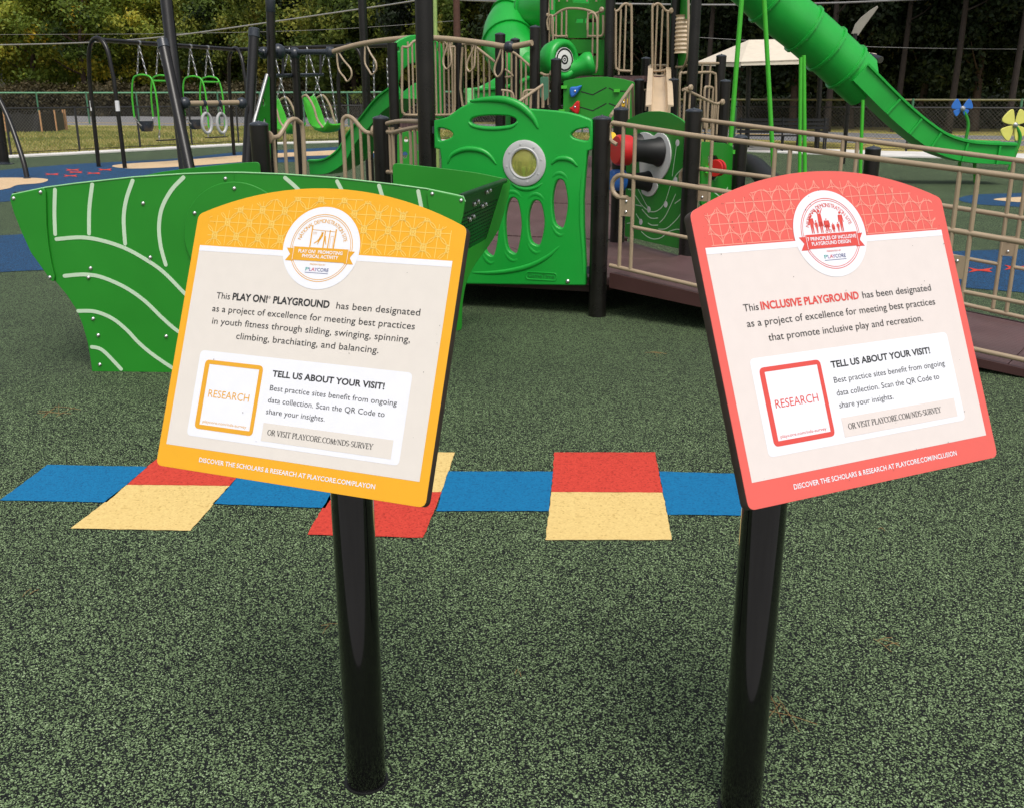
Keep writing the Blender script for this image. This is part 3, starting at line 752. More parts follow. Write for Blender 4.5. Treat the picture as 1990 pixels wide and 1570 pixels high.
def ribbon_outline(line, w):
    n = len(line); L, R = [], []
    for i, p in enumerate(line):
        d = (line[min(i + 1, n - 1)] - line[max(i - 1, 0)]).normalized(); q = Vector((-d.y, d.x)) * w
        L.append(p + q); R.append(p - q)
    def capp(c, d, sgn):
        a0 = math.atan2(d.y, d.x)
        return [c + Vector((math.cos(a0 - sgn * (PI / 2 - PI * k / 6)), math.sin(a0 - sgn * (PI / 2 - PI * k / 6)))) * w for k in range(1, 6)]
    de = (line[-1] - line[-2]).normalized(); ds = (line[0] - line[1]).normalized()
    return R + capp(line[-1], de, 1) + L[::-1] + capp(line[0], ds, 1)
side = sheet('side_panel', [outline], SLOT, 0.002, M['hdpe'], boat, BM)
def crop0(l): return [(x / 3.568, 300 + y / 3.568) for x, y in l]
grooves = [crop0(g) for g in ([(382, 248), (378, 400), (383, 555)], [(640, 212), (620, 380), (618, 552)], [(920, 185), (875, 320), (858, 450), (868, 622)],
    [(1272, 163), (1190, 250), (1125, 370), (1103, 500), (1115, 640), (1150, 768)],
    [(392, 590), (560, 578), (700, 598), (860, 650), (1000, 725), (1130, 815), (1282, 968), (1400, 1090)],
    [(448, 845), (580, 835), (700, 852), (860, 920), (1000, 1015), (1130, 1140), (1240, 1232), (1380, 1310)],
    [(543, 1088), (660, 1092), (780, 1140), (880, 1220), (960, 1305), (1060, 1390), (1195, 1482)],
    [(637, 1337), (690, 1348), (740, 1385), (840, 1490)])]
for g in grooves:
    ln = boat_line(g)
    for l in (ln, [Vector((2 * x_mid - p.x, p.y)) for p in ln]):
        sheet('wave_groove', [ribbon_outline(l, 0.0105)], 0.0015, 0.0003, M['groove'], side, BP.mat(0.0017))
bow = bst([(22, 388), (24, 379), (86, 365.5), (91, 372), (92, 400), (93, 440), (97, 480), (103, 515), (109, 538), (107, 547), (101, 545), (88, 526), (62, 490), (44, 450), (30, 415)])
for l in (bow, [(2 * x_mid - x, z) for x, z in bow]): sheet('bow_plate', [rounded(l, 0.01, 3)], 0.014, 0.003, M['hdpe'], boat, BP.mat(0.0152))
cz = BP.st(445, 462)[1]; cx_ = x_mid; cr = abs(BP.st(357, 455)[0] - cx_) * 0.98
sheet('porthole_disc', [[(cx_ + cr * math.cos(2 * PI * k / 64), cz + cr * math.sin(2 * PI * k / 64)) for k in range(64)]], 0.014, 0.003, M['hdpe'], boat, BP.mat(0.0152))
bb = [(29, 386), (81, 374), (278, 396), (438, 348), (374, 428), (292, 501), (176, 522), (172, 540), (181, 620), (191, 652), (323, 654), (194, 709), (99, 539)]
pts = [BP.st(u, v) for u, v in bb]; pts += [(2 * x_mid - x, z) for x, z in pts if x_mid - x > .15]
bolts([BP.a + BP.d * x + Vector((0, 0, z)) + BP.n * (0.014 if (abs(x - x_mid) > 1.06) else 0.001) for x, z in pts], BP.n, boat, 0.009)
bolts([BP.a + BP.d * (cx_ + a * cr * .88) + Vector((0, 0, cz + b * cr * .88)) + BP.n * 0.015 for a, b in ((0, 1), (0.87, 0.5), (-0.87, .5), (-.87, -.5), (.87, -.5))], BP.n, boat, 0.009)
mb = MB(); mb.tube([BP.a + BP.d * x + Vector((0, 0, z - .002)) + BP.n * .0005 for x, z in outline if z > .93], .0038, 8); mb.build('edge_trim', mat('cut_edge_highlight', (0.30, 0.62, 0.30), .4), side)  # pale cut edge, with the bright highlight along the top put into its colour
mb = MB(); mb.tube([BP.a + BP.d * x_mid + Vector((0, 0, z)) + BP.n * .0008 for z in (cz + cr, BP.st(440, 336)[1])], .0022, 6); mb.build('panel_seam', M['hdpe'], side)
# far side in two pieces with an entrance between them
BW = 1.13
far_ = Plane(BP.a - BP.n * BW, BP.a - BP.n * BW + BP.d)
SH_ = BP.d * (far_.st(992, 345)[0] - (2 * x_mid - left_edge[-2][0]))
BB = Plane(far_.a + SH_, far_.a + SH_ + BP.d)
xa0, xa1 = BB.st(505, 330)[0], BB.st(763, 330)[0]
xl = [p for p in half]
top_full = [p for p in outline if p[1] > 0.9]
def clip_far(x0, x1):
    L = []
    for i in range(len(outline)):
        p, q = outline[i], outline[(i + 1) % len(outline)]
        def ins(a): return x0 <= a[0] <= x1
        if ins(p): L.append(p)
        if ins(p) != ins(q):
            xx = x0 if (min(p[0], q[0]) < x0 < max(p[0], q[0])) else x1
            t = (xx - p[0]) / (q[0] - p[0]); L.append((xx, p[1] + (q[1] - p[1]) * t))
    return L
for x0, x1 in ((-9, xa0), (xa1, 9)): sheet('far_side_panel', [rounded(clip_far(x0, x1), 0.03, 3)], SLOT, 0.002, M['hdpe'], boat, BB.mat())
for x, sg in ((x_mid * 2 - left_edge[-2][0], 1), (left_edge[-2][0], -1)):
    # sloping end board with rows of slots, set between the two sides
    p_top = BP.a + BP.d * (x - sg * 0.03) + Vector((0, 0, 0.985)); p_bot = BP.a + BP.d * (x - sg * 0.15) + Vector((0, 0, 0.62))
    yv = (p_top - p_bot); hgt = yv.length; yv.normalize(); xv = (-BP.n * BW + SH_).normalized(); zv = xv.cross(yv).normalized(); yv = zv.cross(xv)
    Mx = Matrix(((xv.x, yv.x, zv.x, p_bot.x), (xv.y, yv.y, zv.y, p_bot.y), (xv.z, yv.z, zv.z, p_bot.z), (0, 0, 0, 1)))
    loops = [rounded([(0.005, 0), (BW - 0.02, 0), (BW - 0.02, hgt), (0.005, hgt)], 0.01)]
    for r in range(10):
        for k in range(22):
            cx0, cy0 = 0.06 + k * 0.0465 + (0.023 if r % 2 else 0), 0.035 + r * 0.026
            loops.append([(cx0 + a, cy0 + b) for a, b in ((-.015, -.004), (.015, -.004), (.018, 0), (.015, .004), (-.015, .004), (-.018, 0))][::-1])
    eb = sheet('end_board', loops, 0.018, 0.002, M['seat'], boat, Mx, res=1)
    if sg > 0:
        bolts([Mx @ Vector(q) for q in ((0.42, hgt * .80, 0.002), (0.66, hgt * .93, 0.002), (0.42, hgt * .56, 0.002), (0.66, hgt * .70, 0.002), (0.50, hgt * .82, 0.002), (0.74, hgt * .94, .002), (.50, hgt * .58, .002), (.74, hgt * .71, .002))], zv, eb, 0.013)
    mb = MB(); mb.tube([p_top + yv * 0.006, p_top + yv * 0.006 + xv * (BW - 0.02)], 0.017, 12); mb.build('end_trim', M['seat'], boat)
mb = MB()
for yo in (0.30, 0.62): mb.box(BP.a + BP.d * x_mid - BP.n * (BW * yo * 1.05 + 0.06) + Vector((0, 0, 0.42)), (1.55, 0.26, 0.03), Matrix(((BP.d.x, -BP.n.x, 0), (BP.d.y, -BP.n.y, 0), (0, 0, 1))))
mb.v = mb.v[:8]; mb.f = mb.f[:6]
mb.build('bench_seat', M['seat'], boat)
mb = MB(); mb.box(BP.a + BP.d * x_mid - BP.n * BW / 2 + Vector((0, 0, 0.10)), (1.75, BW - 0.03, 0.05), Matrix(((BP.d.x, -BP.n.x, 0), (BP.d.y, -BP.n.y, 0), (0, 0, 1)))); mb.build('boat_floor', M['maroon'], boat)

# ------------------------------------------------------------------ the play structure
ps = thing('play_structure', 'big green and tan play structure with bronze posts, decks and railings', 'play structure', (0.4, 9.5, 0))
POST = {}
def post(u, vtop, D, r=0.0635, ztop=None, cap=True, vref=None, parent=None, zbot=-0.03, name='post', m=None):
    p = P(u, vtop if vref is None else vref, D); z = p.z if ztop is None else ztop
    mb = MB(); mb.tube([(p.x, p.y, zbot), (p.x, p.y, z)], r, 24)
    o = mb.build(name, m or M['brown'], parent or ps)
    if cap:
        cm = MB(); q = r * 1.035
        cm.lathe([(q, -0.006), (q, 0.002), (q * .93, .008), (q * .66, .016), (q * .3, .021), (q * .16, .022), (q * .13, .027), (0.003, .028)], (p.x, p.y, z), seg=24); cm.build('post_cap', M['cap'], o)
    return Vector((p.x, p.y, z))
A = post(1170, 232, 7.02); B = post(1348.5, 217, 7.85); C = post(1207, 214, 8.9); L = post(827, 0, 7.45, ztop=3.4, vref=150)
post(503, 243, 7.1); post(740, 231, 8.0)

def pipe(pl, uv, r, sm=4, off=0.0):
    pts = [pl.at(u, v) + pl.n * off for u, v in uv]
    return smooth(pts, sm) if sm and len(pts) > 2 else pts
def guard(name, pl, rails, bals, r=0.0165, rb=0.0125, m='tan', parent=None, off=0.0, rsm=4):
    """a railing in a vertical plane: pipes along measured lines, balusters dropped from (u, vtop) to vbot"""
    mb = MB()
    for k, uv in enumerate(rails): mb.tube(pipe(pl, uv, r, rsm, off), r, 10)
    fr = mb.build(name, M[m], parent or ps)
    for u, v0, v1 in bals:
        a = pl.at(u, v0); z1 = pl.at(u, v1).z
        MB().tube([a + pl.n * off, Vector((a.x, a.y, z1)) + pl.n * off], rb, 8).build('baluster', M[m], fr)
    return fr
def clamp(p, d, parent, r=0.03):
    MB().lathe([(r * .55, 0), (r, 0.006), (r, 0.022), (r * .6, 0.034)], p, d, 14).build('rail_clamp', M['tan'], parent)

# deck with its sections and skirt
ZD = 0.27
dpoly = [(-0.58, 7.42), (0.66, 7.03), (1.47, 7.85), (1.02, 8.95), (-0.30, 9.35), (-1.10, 8.1)]
def poly_sheet(name, pts, z1, th, m, parent):
    return sheet(name, [[(p[0], p[1]) for p in pts]], th, 0.004, m, parent, Matrix.Translation((0, 0, z1)))
ctr = (0.18, 8.05)
for i in range(6):
    p, q = Vector(dpoly[i]), Vector(dpoly[(i + 1) % 6]); c = Vector(ctr)
    if i % 2 == 0:
        p2 = Vector(dpoly[(i + 2) % 6])
        k = [c, p, q, p2]; mid = sum((Vector(x) for x in k), Vector((0, 0))) / 4
        poly_sheet('deck_section', [mid + (x - mid) * 0.994 for x in k], ZD, 0.06, M['maroon'], ps)
    p_, q_ = c + (p - c) * .93, c + (q - c) * .93
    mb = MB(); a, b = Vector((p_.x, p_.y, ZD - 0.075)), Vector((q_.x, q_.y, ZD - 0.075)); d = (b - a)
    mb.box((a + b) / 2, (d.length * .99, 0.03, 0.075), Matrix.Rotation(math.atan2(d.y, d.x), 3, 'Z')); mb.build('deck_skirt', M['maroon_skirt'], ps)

# rear deck climbing away behind the front panel, and its side walls
def quad_slab(name, pts, th, m, parent):
    mb = MB(); pts = [Vector(p) for p in pts]; n = len(pts)
    mb.add(pts + [p - Vector((0, 0, th)) for p in pts], [tuple(range(n)), tuple(range(n, 2 * n))[::-1]] + [(i, n + i, n + (i + 1) % n, (i + 1) % n) for i in range(n)])
    return mb.build(name, m, parent, smooth=False)
r0, r1 = Vector((-0.25, 9.38, ZD)), Vector((1.0, 8.98, ZD)); up = Vector((0.30, 4.3, 0.50))
for k in range(3):
    a, b = r0 + up * (k / 3 + .004), r1 + up * (k / 3 + .004); c, d = r1 + up * ((k + 1) / 3 - .004), r0 + up * ((k + 1) / 3 - .004)
    quad_slab('ramp_section', [a, b, c, d], 0.06, M['maroon'], ps)
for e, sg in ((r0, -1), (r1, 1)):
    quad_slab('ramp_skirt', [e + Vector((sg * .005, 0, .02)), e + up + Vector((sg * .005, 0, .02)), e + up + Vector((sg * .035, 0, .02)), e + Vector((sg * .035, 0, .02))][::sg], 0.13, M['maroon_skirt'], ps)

# moulded front panel with window and slots
pa, pb = P(846, 260, 7.40), P(1154, 260, 7.02)
GP = Plane((pa.x, pa.y), (pb.x, pb.y))
def c2(l): return [(820 + x / 3.412, 180 + y / 3.412) for x, y in l]
def gst(l, sm=0):
    q = [GP.st(u, v) for u, v in c2(l)]
    return [(p.x, p.y) for p in smooth([(a, b, 0) for a, b in q], sm, True)] if sm else q
outer = gst([(-40, 1262), (1085, 1276), (1094, 1268), (1092, 1130), (1080, 900), (1078, 700), (1088, 560), (1098, 440), (1106, 388), (1137, 378), (1138, 188), (1120, 176), (1050, 150), (980, 133), (900, 122), (800, 114), (705, 108), (690, 92), (650, 74), (590, 54), (520, 44), (450, 44), (380, 55), (320, 74), (260, 104), (215, 138), (180, 164), (92, 186), (92, 370), (128, 378), (138, 440), (140, 700), (80, 1000), (-20, 1180)])
holes = [gst([(330, 190), (362, 165), (450, 154), (560, 155), (622, 170), (634, 192), (600, 214), (500, 226), (400, 222), (350, 210)], 4),
         gst([(118, 242), (150, 240), (190, 252), (215, 274), (205, 298), (165, 314), (122, 316)], 3),
         gst([(1110, 240), (1075, 240), (1030, 250), (1002, 270), (998, 288), (1030, 308), (1110, 318)], 3)]
def slot(cx, y0, y1, w): return gst([(cx - w * .35, y0), (cx + w * .5, y0 + 4), (cx + w * .95, y0 + (y1 - y0) * .3), (cx + w, y0 + (y1 - y0) * .6), (cx + w * .5, y1 - 4), (cx - w * .2, y1), (cx - w * .75, y1 - (y1 - y0) * .12), (cx - w, y0 + (y1 - y0) * .55), (cx - w * .9, y0 + (y1 - y0) * .25)], 4)
slots = [(922, 584, 890, 50), (765, 722, 1006, 53), (612, 706, 1058, 54), (463, 745, 1074, 50), (318, 700, 1010, 42)]
for q in slots: holes.append(slot(*q))
hub = GP.st(*c2([(690, 468)])[0]); hubr = 138 / 3.412 * 7.3 / 1933 * 1.03
def gcirc(r, n=48): return [(hub[0] + r * math.cos(2 * PI * k / n), hub[1] + r * math.sin(2 * PI * k / n)) for k in range(n)]
holes.append(gcirc(hubr * 0.8))
fp = sheet('moulded_panel', [outer] + [h[::-1] for h in holes], 0.058, 0.0105, M['roto'], ps, GP.mat(0.035), res=3, angle=1.2)
def gtube(l, r, z, flat=0.5, sm=5, name='moulded_ridge', taper=True):
    pts = smooth([(a, b, 0) for a, b in [GP.st(u, v) for u, v in c2(l)]], sm); n = len(pts)
    rs = [r * (math.sin(PI * min(1, max(0.02, (i + .3) / (n - .4)))) ** 0.5 if taper else 1) for i in range(n)]
    mb = MB(); mb.tube(pts, rs, 10); mb.v = [(x, y, w * flat) for x, y, w in mb.v]; mb.xform(GP.mat(0.035 + z)); mb.build(name, M['roto'], fp, angle=1.5)
gtube([(185, 470), (205, 420), (260, 386), (330, 374), (410, 388), (465, 425), (505, 480)], 0.020, -0.001, .8)
gtube([(868, 478), (900, 445), (950, 436), (1000, 450), (1042, 492)], 0.018, -0.001, .8)
gtube([(330, 60), (450, 48), (560, 52), (650, 84), (710, 130), (752, 180), (782, 245)], 0.028, -0.003, .8)
gtube([(330, 1190), (470, 1192), (610, 1176), (740, 1140), (850, 1080), (925, 1010)], 0.020, -0.004, .7)
gtube([(590, 590), (640, 625), (700, 640), (760, 630), (810, 600)], 0.016, -0.003, .7)
for cx, y0, y1, w in slots[:4]:      # swollen lips round the slots
    gtube([(cx - w * 1.25, y0 + 70), (cx - w * .9, y0 - 22), (cx, y0 - 50), (cx + w * .95, y0 - 14), (cx + w * 1.4, y0 + 80)], 0.026, -0.0165, .8)
    gtube([(cx - w * 1.3, y1 - 130), (cx - w * 1.05, y1 - 10), (cx - w * .2, y1 + 50), (cx + w * .6, y1 + 40), (cx + w * 1.3, y1 - 40)], 0.024, -0.0155, .8)
gtube([(318, 196), (345, 222), (420, 238), (520, 240), (610, 226), (646, 196)], 0.014, -0.001, .7)
gtube([(1078, 1240), (1074, 1050), (1060, 850), (1062, 640), (1080, 480)], 0.012, -0.003, .6)
ring = MB(); R0 = hubr
ring.lathe([(R0 * .60, -0.004), (R0 * .60, .016), (R0 * .66, .020), (R0 * .70, .014), (R0 * .94, .014), (R0, .008), (R0, -0.004)], (0, 0, 0), (0, 0, 1), 48, caps=False)
ring.xform(GP.mat(0.035) @ Matrix.Translation((hub[0], hub[1], 0))); wr = ring.build('window_ring', M['grey_ring'], fp)
def lens_mat():
    m, n, l, b = new_mat('tinted_yellow_lens'); b.inputs['Base Color'].default_value = (0.72, 0.76, 0.22, 1); b.inputs['Roughness'].default_value = 0.08
    b.inputs['Transmission Weight'].default_value = 0.72; b.inputs['IOR'].default_value = 1.3; return m
M['lens'] = lens_mat()
lens = MB(); rl = R0 * .605
lens.lathe([(rl, 0), (rl * .97, .008), (rl * .8, .015), (rl * .5, .021), (rl * .2, .024), (0.0005, .0245)], (0, 0, 0), (0, 0, 1), 40)
lens.xform(GP.mat(0.028) @ Matrix.Translation((hub[0], hub[1], 0))); lens.build('window_lens', M['lens'], wr)
for k in range(8):
    a = 2 * PI * k / 8 + .2; p = GP.a + GP.d * (hub[0] + R0 * .82 * math.cos(a)) + Vector((0, 0, hub[1] + R0 * .82 * math.sin(a))) + GP.n * 0.049
    MB().lathe([(0.008, 0), (.008, .002), (.004, .003)], p, GP.n, 10).build('ring_plug', M['grey_ring'], wr)
(x0, y0), (x1, y1) = GP.st(*c2([(697, 1236)])[0]), GP.st(*c2([(904, 1192)])[0])
pill = rounded([(x0, y0), (x1, y0), (x1, y1), (x0, y1)], (y1 - y0) * .42); cxp, cyp = (x0 + x1) / 2, (y0 + y1) / 2
pin = [(cxp + (p[0] - cxp) * .95, cyp + (p[1] - cyp) * .72) for p in pill]
sheet('maker_plate', [pill, pin[::-1]], 0.008, 0.002, M['roto'], fp, GP.mat(0.039))
lettering('GameTime', x0 + .018, x1 - .018, y0 + (y1 - y0) * .26, (y1 - y0) * .5, mat('green_emboss', (0.012, 0.20, 0.03), 0.4), fp, GP.mat(0.0365), 0.0, 0.01)
bp_ = GP.at(*c2([(975, 1248)])[0]) + GP.n * 0.036
bolts([bp_], GP.n, fp, 0.013)
# panel clips at both posts
for (u, v), sg in (((1137, 250), 1), ((1100, 1180), 1), ((92, 250), -1)):
    s_, z_ = GP.st(*c2([(u, v)])[0]); p = GP.a + GP.d * (s_ + sg * .03) + Vector((0, 0, z_))
    MB().box(p - GP.n * .01, (0.08, 0.03, 0.05), Matrix.Rotation(math.atan2(GP.d.y, GP.d.x), 3, 'Z')).build('panel_clip', M['cap'], ps)

# drum panel on the far side of the ramp head
DP = Plane((C.x, C.y), (B.x, B.y))
def c3(l): return [(1160 + x / 3.924, 200 + y / 3.924) for x, y in l]
def dst(l): return [DP.st(u, v) for u, v in c3(l)]
dl = dst([(212, 1020), (640, 1118), (655, 300), (678, 165), (640, 128), (560, 82), (470, 66), (400, 68), (330, 85), (270, 110), (220, 150), (222, 600)])
dp = sheet('drum_panel', [rounded(dl, 0.02, 3)], 0.019, 0.002, M['hdpe'], ps, DP.mat(0.0))
# white printed waves and dots
wave_lines = [[(240, 662), (270, 672), (300, 720), (350, 790), (410, 832), (470, 820), (520, 760), (560, 640), (600, 560), (645, 510)], [(345, 815), (375, 850), (400, 875), (430, 884), (465, 880)], [(295, 780), (340, 790)], [(390, 920), (420, 935), (465, 935)], [(480, 915), (520, 870), (560, 790), (600, 700)],
              [(470, 965), (530, 960), (600, 900), (640, 848)], [(340, 985), (380, 1020), (430, 1040), (490, 1030), (540, 990), (600, 968), (636, 970)], [(230, 922), (256, 918)], [(595, 770), (638, 738)], [(300, 850), (330, 900)], [(575, 560), (610, 310)], [(300, 630), (335, 700), (395, 815)]]
for w in wave_lines:
    q = [Vector((p.x, p.y)) for p in smooth([(a, b, 0) for a, b in dst(w)], 5)]
    sheet('wave_line', [ribbon_outline(q, 0.0038)], 0.001, 0.0002, M['groove'], dp, DP.mat(0.0012))
for u, v in ((615, 308), (600, 592), (525, 776), (396, 815), (335, 910)):
    s_, z_ = dst([(u, v)])[0]
    sheet('dot', [[(s_ + .028 * math.cos(2 * PI * k / 16), z_ + .026 * math.sin(2 * PI * k / 16)) for k in range(16)]], 0.001, 0.0002, M['white'], dp, DP.mat(0.0012))
drum_base = dst([(470, 232), (440, 255), (400, 232), (350, 228), (330, 260), (330, 420), (345, 660), (370, 705), (405, 716), (440, 700), (468, 650), (468, 600), (500, 585), (545, 520), (570, 430), (568, 340), (545, 270), (510, 236)])
sheet('drum_mount', [[(p.x, p.y) for p in smooth([(a, b, 0) for a, b in drum_base], 3, True)]], 0.012, 0.003, M['white'], dp, DP.mat(0.013))
for (u, v), (du, dv), (r0_, r1_), D0, colr in (((480, 375), (-190, -40), (0.105, 0.085), 0.32, 'red'), ((400, 600), (-130, -55), (0.075, 0.06), 0.28, 'blue'), ((330, 330), (-140, -10), (0.09, 0.07), 0.30, 'yellow')):
    base = DP.at(*c3([(u, v)])[0]) + DP.n * 0.012
    ax = (DP.n + Vector((-0.12, 0, 0.06))).normalized()
    dr = MB(); dr.lathe([(r0_ * 1.15, 0), (r0_, .03), (r1_, D0 * .5), (r0_ * .95, D0)], base, ax, 32); dd = dr.build('drum', M['matte_black'], dp)
    cp_ = MB(); cp_.lathe([(r0_ * .98, -.055), (r0_ * 1.12, -.05), (r0_ * 1.16, 0.0), (r0_ * 1.12, .05), (r0_ * 1.0, .065), (r0_ * .5, .068), (.002, .068)], base + ax * D0, ax, 32); cp_.build('drum_head', M[colr], dd)

# railings by the boat
g1 = plane_uv(503, 7.1, 592, 7.5)
guard('guard_rail', g1, [[(517, 268), (528, 268), (541, 266), (551, 252), (560, 238), (571, 232), (581, 237), (588, 252), (592, 338), (592, 420)]], [(532, 268, 420), (552, 252, 420), (571, 233, 420)])
g2 = plane_uv(664, 8.1, 740, 8.0)
guard('guard_rail', g2, [[(733, 257), (716, 259), (704, 252), (692, 238), (683, 229.5), (673, 227), (665.5, 238), (668, 280), (671, 344), (672, 410)]], [(683, 230, 410), (700, 247, 410), (716, 259, 410)])
for p, d in ((g1.at(519, 268), g1.d), (g2.at(730, 256), -g2.d)): clamp(p, d, ps, 0.045)
g3 = plane_uv(740, 8.0, 827, 7.45)
guard('guard_rail', g3, [[(752, 241), (770, 237), (790, 236), (815, 237)], [(753, 257), (764, 258), (780, 254), (815, 247)], [(753, 335), (815, 340)]], [(u, 248, 338) for u in (757, 763, 778, 797, 806)])

# the wheelchair ramp with its two railings
N0, N1 = Vector((0.70, 6.97, 0)), Vector((2.90, 5.345, 0))
rd = (N1 - N0).normalized(); rn = Vector((-rd.y, rd.x, 0)); RW = 1.17
ramp = thing('access_ramp', 'maroon ramp with tan pipe handrails sloping down behind the coral red sign', 'ramp', N0 + rd * 1.3)
NP = Plane(N0 + rd * 0.0, N1); FP = Plane(N0 + rn * RW, N1 + rn * RW)
z0, z1 = NP.at(1186, 531).z, 0.045
Ltot = (N1 - N0).length + 0.35
def zr(s): return z0 + (z1 - z0) * s / (N1 - N0).length
cuts = [0.0, 0.92, 1.84, 2.6, Ltot]
for a, b in zip(cuts[:-1], cuts[1:]):
    a += .003; b -= .003
    quad_slab('ramp_section', [N0 + rd * a + Vector((0, 0, zr(a))), N0 + rd * b + Vector((0, 0, zr(b))), N0 + rd * b + rn * RW + Vector((0, 0, zr(b))), N0 + rd * a + rn * RW + Vector((0, 0, zr(a)))], 0.035, M['maroon'], ramp)
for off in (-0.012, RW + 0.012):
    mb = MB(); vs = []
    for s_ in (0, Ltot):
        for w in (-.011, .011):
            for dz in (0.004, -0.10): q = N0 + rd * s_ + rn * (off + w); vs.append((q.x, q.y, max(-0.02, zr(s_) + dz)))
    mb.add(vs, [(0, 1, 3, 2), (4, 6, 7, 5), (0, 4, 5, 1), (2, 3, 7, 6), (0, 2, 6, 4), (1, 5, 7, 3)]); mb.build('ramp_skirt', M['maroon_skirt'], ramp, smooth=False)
def ext(l, u):       # lengthen a measured line to column u
    (u0, v0), (u1, v1) = l[-2], l[-1]; return l + [(u, v1 + (v1 - v0) / (u1 - u0) * (u - u1))]
def ramp_rail(pl, top, hand, third, low, pairs, uend):
    mb = MB()
    for l, r in ((top, .0165), (hand, .0165), (low, .0145)): mb.tube([pl.at(u, v) for u, v in l], r, 12)
    fr = mb.build('railing', M['tan'], ramp)
    def yv(l, u):
        for (a, b), (c, d) in zip(l[:-1], l[1:]):
            if a <= u <= c: return b + (d - b) * (u - a) / (c - a)
        (a, b), (c, d) = l[-2:] if u > l[-1][0] else l[:2]
        return b + (d - b) * (u - a) / (c - a)
    prev = None
    for u0, u1 in pairs:
        for u in (u0, u1):
            a = pl.at(u, yv(top, u)); s_, _ = pl.st(u, yv(top, u))
            lo = low; zl = None
            # where this vertical meets the low pipe
            b0, b1 = pl.at(*low[0]), pl.at(*low[-1]); sb0, sb1 = (b0 - pl.a).dot(pl.d), (b1 - pl.a).dot(pl.d)
            zl = b0.z + (b1.z - b0.z) * (s_ - sb0) / (sb1 - sb0)
            MB().tube([a, Vector((a.x, a.y, zl))], .0135, 10).build('baluster', M['tan'], fr)
        # third pipe between this pair and the last, and the splice plate
        def third_pt(u):
            s_, _ = pl.st(u, yv(top, u)); t0, t1 = pl.at(*third[0]), pl.at(*third[-1]); k0, k1 = (t0 - pl.a).dot(pl.d), (t1 - pl.a).dot(pl.d)
            return pl.a + pl.d * s_ + Vector((0, 0, t0.z + (t1.z - t0.z) * (s_ - k0) / (k1 - k0)))
        if prev: MB().tube([third_pt(prev), third_pt(u0)], .0125, 10).build('lower_pipe', M['tan'], fr)
        prev = u1
        m_ = (third_pt(u0) + third_pt(u1)) / 2; s0 = (third_pt(u0) - third_pt(u1)).length
        pt = MB(); pt.box(m_ + Vector((0, 0, 0.13)) + pl.n * 0.008, (s0, 0.006, 0.13), Matrix.Rotation(math.atan2(pl.d.y, pl.d.x), 3, 'Z')); sp = pt.build('splice_plate', M['tan'], fr, smooth=False)
        bolts([m_ + Vector((0, 0, 0.13 + q)) + pl.n * 0.012 for q in (-.035, .035)], pl.n, sp, 0.008)
    return fr, third_pt
nr, _ = ramp_rail(NP, [(1190, 239.5), (1340, 263), (1560, 291), (1990, 346), (2120, 362.5)], [(1206, 341), (1425, 376), (1838, 446), (1990, 472), (2120, 494)], [(1231, 442), (1340, 464), (1880, 568), (1990, 590)], [(1185, 516), (1359, 557), (1890, 678), (1990, 700), (2120, 729)], [(1212, 1235), (1507, 1536), (1866, 1902), (2080, 2119)], 2120)
fr_, _ = ramp_rail(FP, [(1340, 231), (1500, 251), (1990, 314), (2120, 330.5)], [(1338, 326), (1500, 346), (1830, 400), (1990, 425), (2120, 446)], [(1386, 412), (1890, 504), (1945, 515)], [(1360, 455), (1880, 593), (1990, 618), (2120, 648)], [(1362, 1386), (1639, 1667), (1971, 1999), (2090, 2119)], 2120)
for pl, fr2, hp in ((NP, nr, ((1206, 341), (1213, 384))), (FP, fr_, ((1338, 326), (1345, 352)))):
    a, b = pl.at(*hp[0]), pl.at(*hp[1]); b = Vector((a.x, a.y, a.z)) - Vector((0, 0, 0.15)) + pl.d * .02; r_ = (a - b).length / 2
    pts = [a + pl.d * .03] + [(a + b) / 2 + Vector((0, 0, r_ * math.cos(t))) - pl.d * r_ * math.sin(t) for t in np.linspace(0.0, PI, 9)] + [b + pl.d * .04]
    MB().tube(pts, .0165, 10).build('handrail_bend', M['tan'], fr2)
    t = pl.at(*((1190, 240) if pl is NP else (1340, 231)))
    MB().tube(smooth([t, t - pl.d * .02 - Vector((0, 0, .05)), t - pl.d * .01 - Vector((0, 0, .11)), t + pl.d * .04 - Vector((0, 0, .14))], 4), .014, 8).build('rail_bracket', M['tan'], fr2)
post(1697, 290, 8.55, parent=ramp); post(1440, 268, 9.35, parent=ramp)

# ------------------------------------------------------------------ rear of the play structure
def c4(l): return [(1020 + x / 4.362, y / 4.362) for x, y in l]
def c3b(l): return [(720 + x / 4.905, y / 4.905) for x, y in l]
def board(name, pl, uv, th, m, parent=None, r=0.02, off=0.0, holes=(), bevel=0.003):
    return sheet(name, [rounded([pl.st(u, v) for u, v in uv], r, 3)] + [[pl.st(u, v) for u, v in h][::-1] for h in holes], th, bevel, M[m], parent or ps, pl.mat(off))
def ell(cu, cv, ru, rv, n=24): return [(cu + ru * math.cos(2 * PI * k / n), cv + rv * math.sin(2 * PI * k / n)) for k in range(n)]

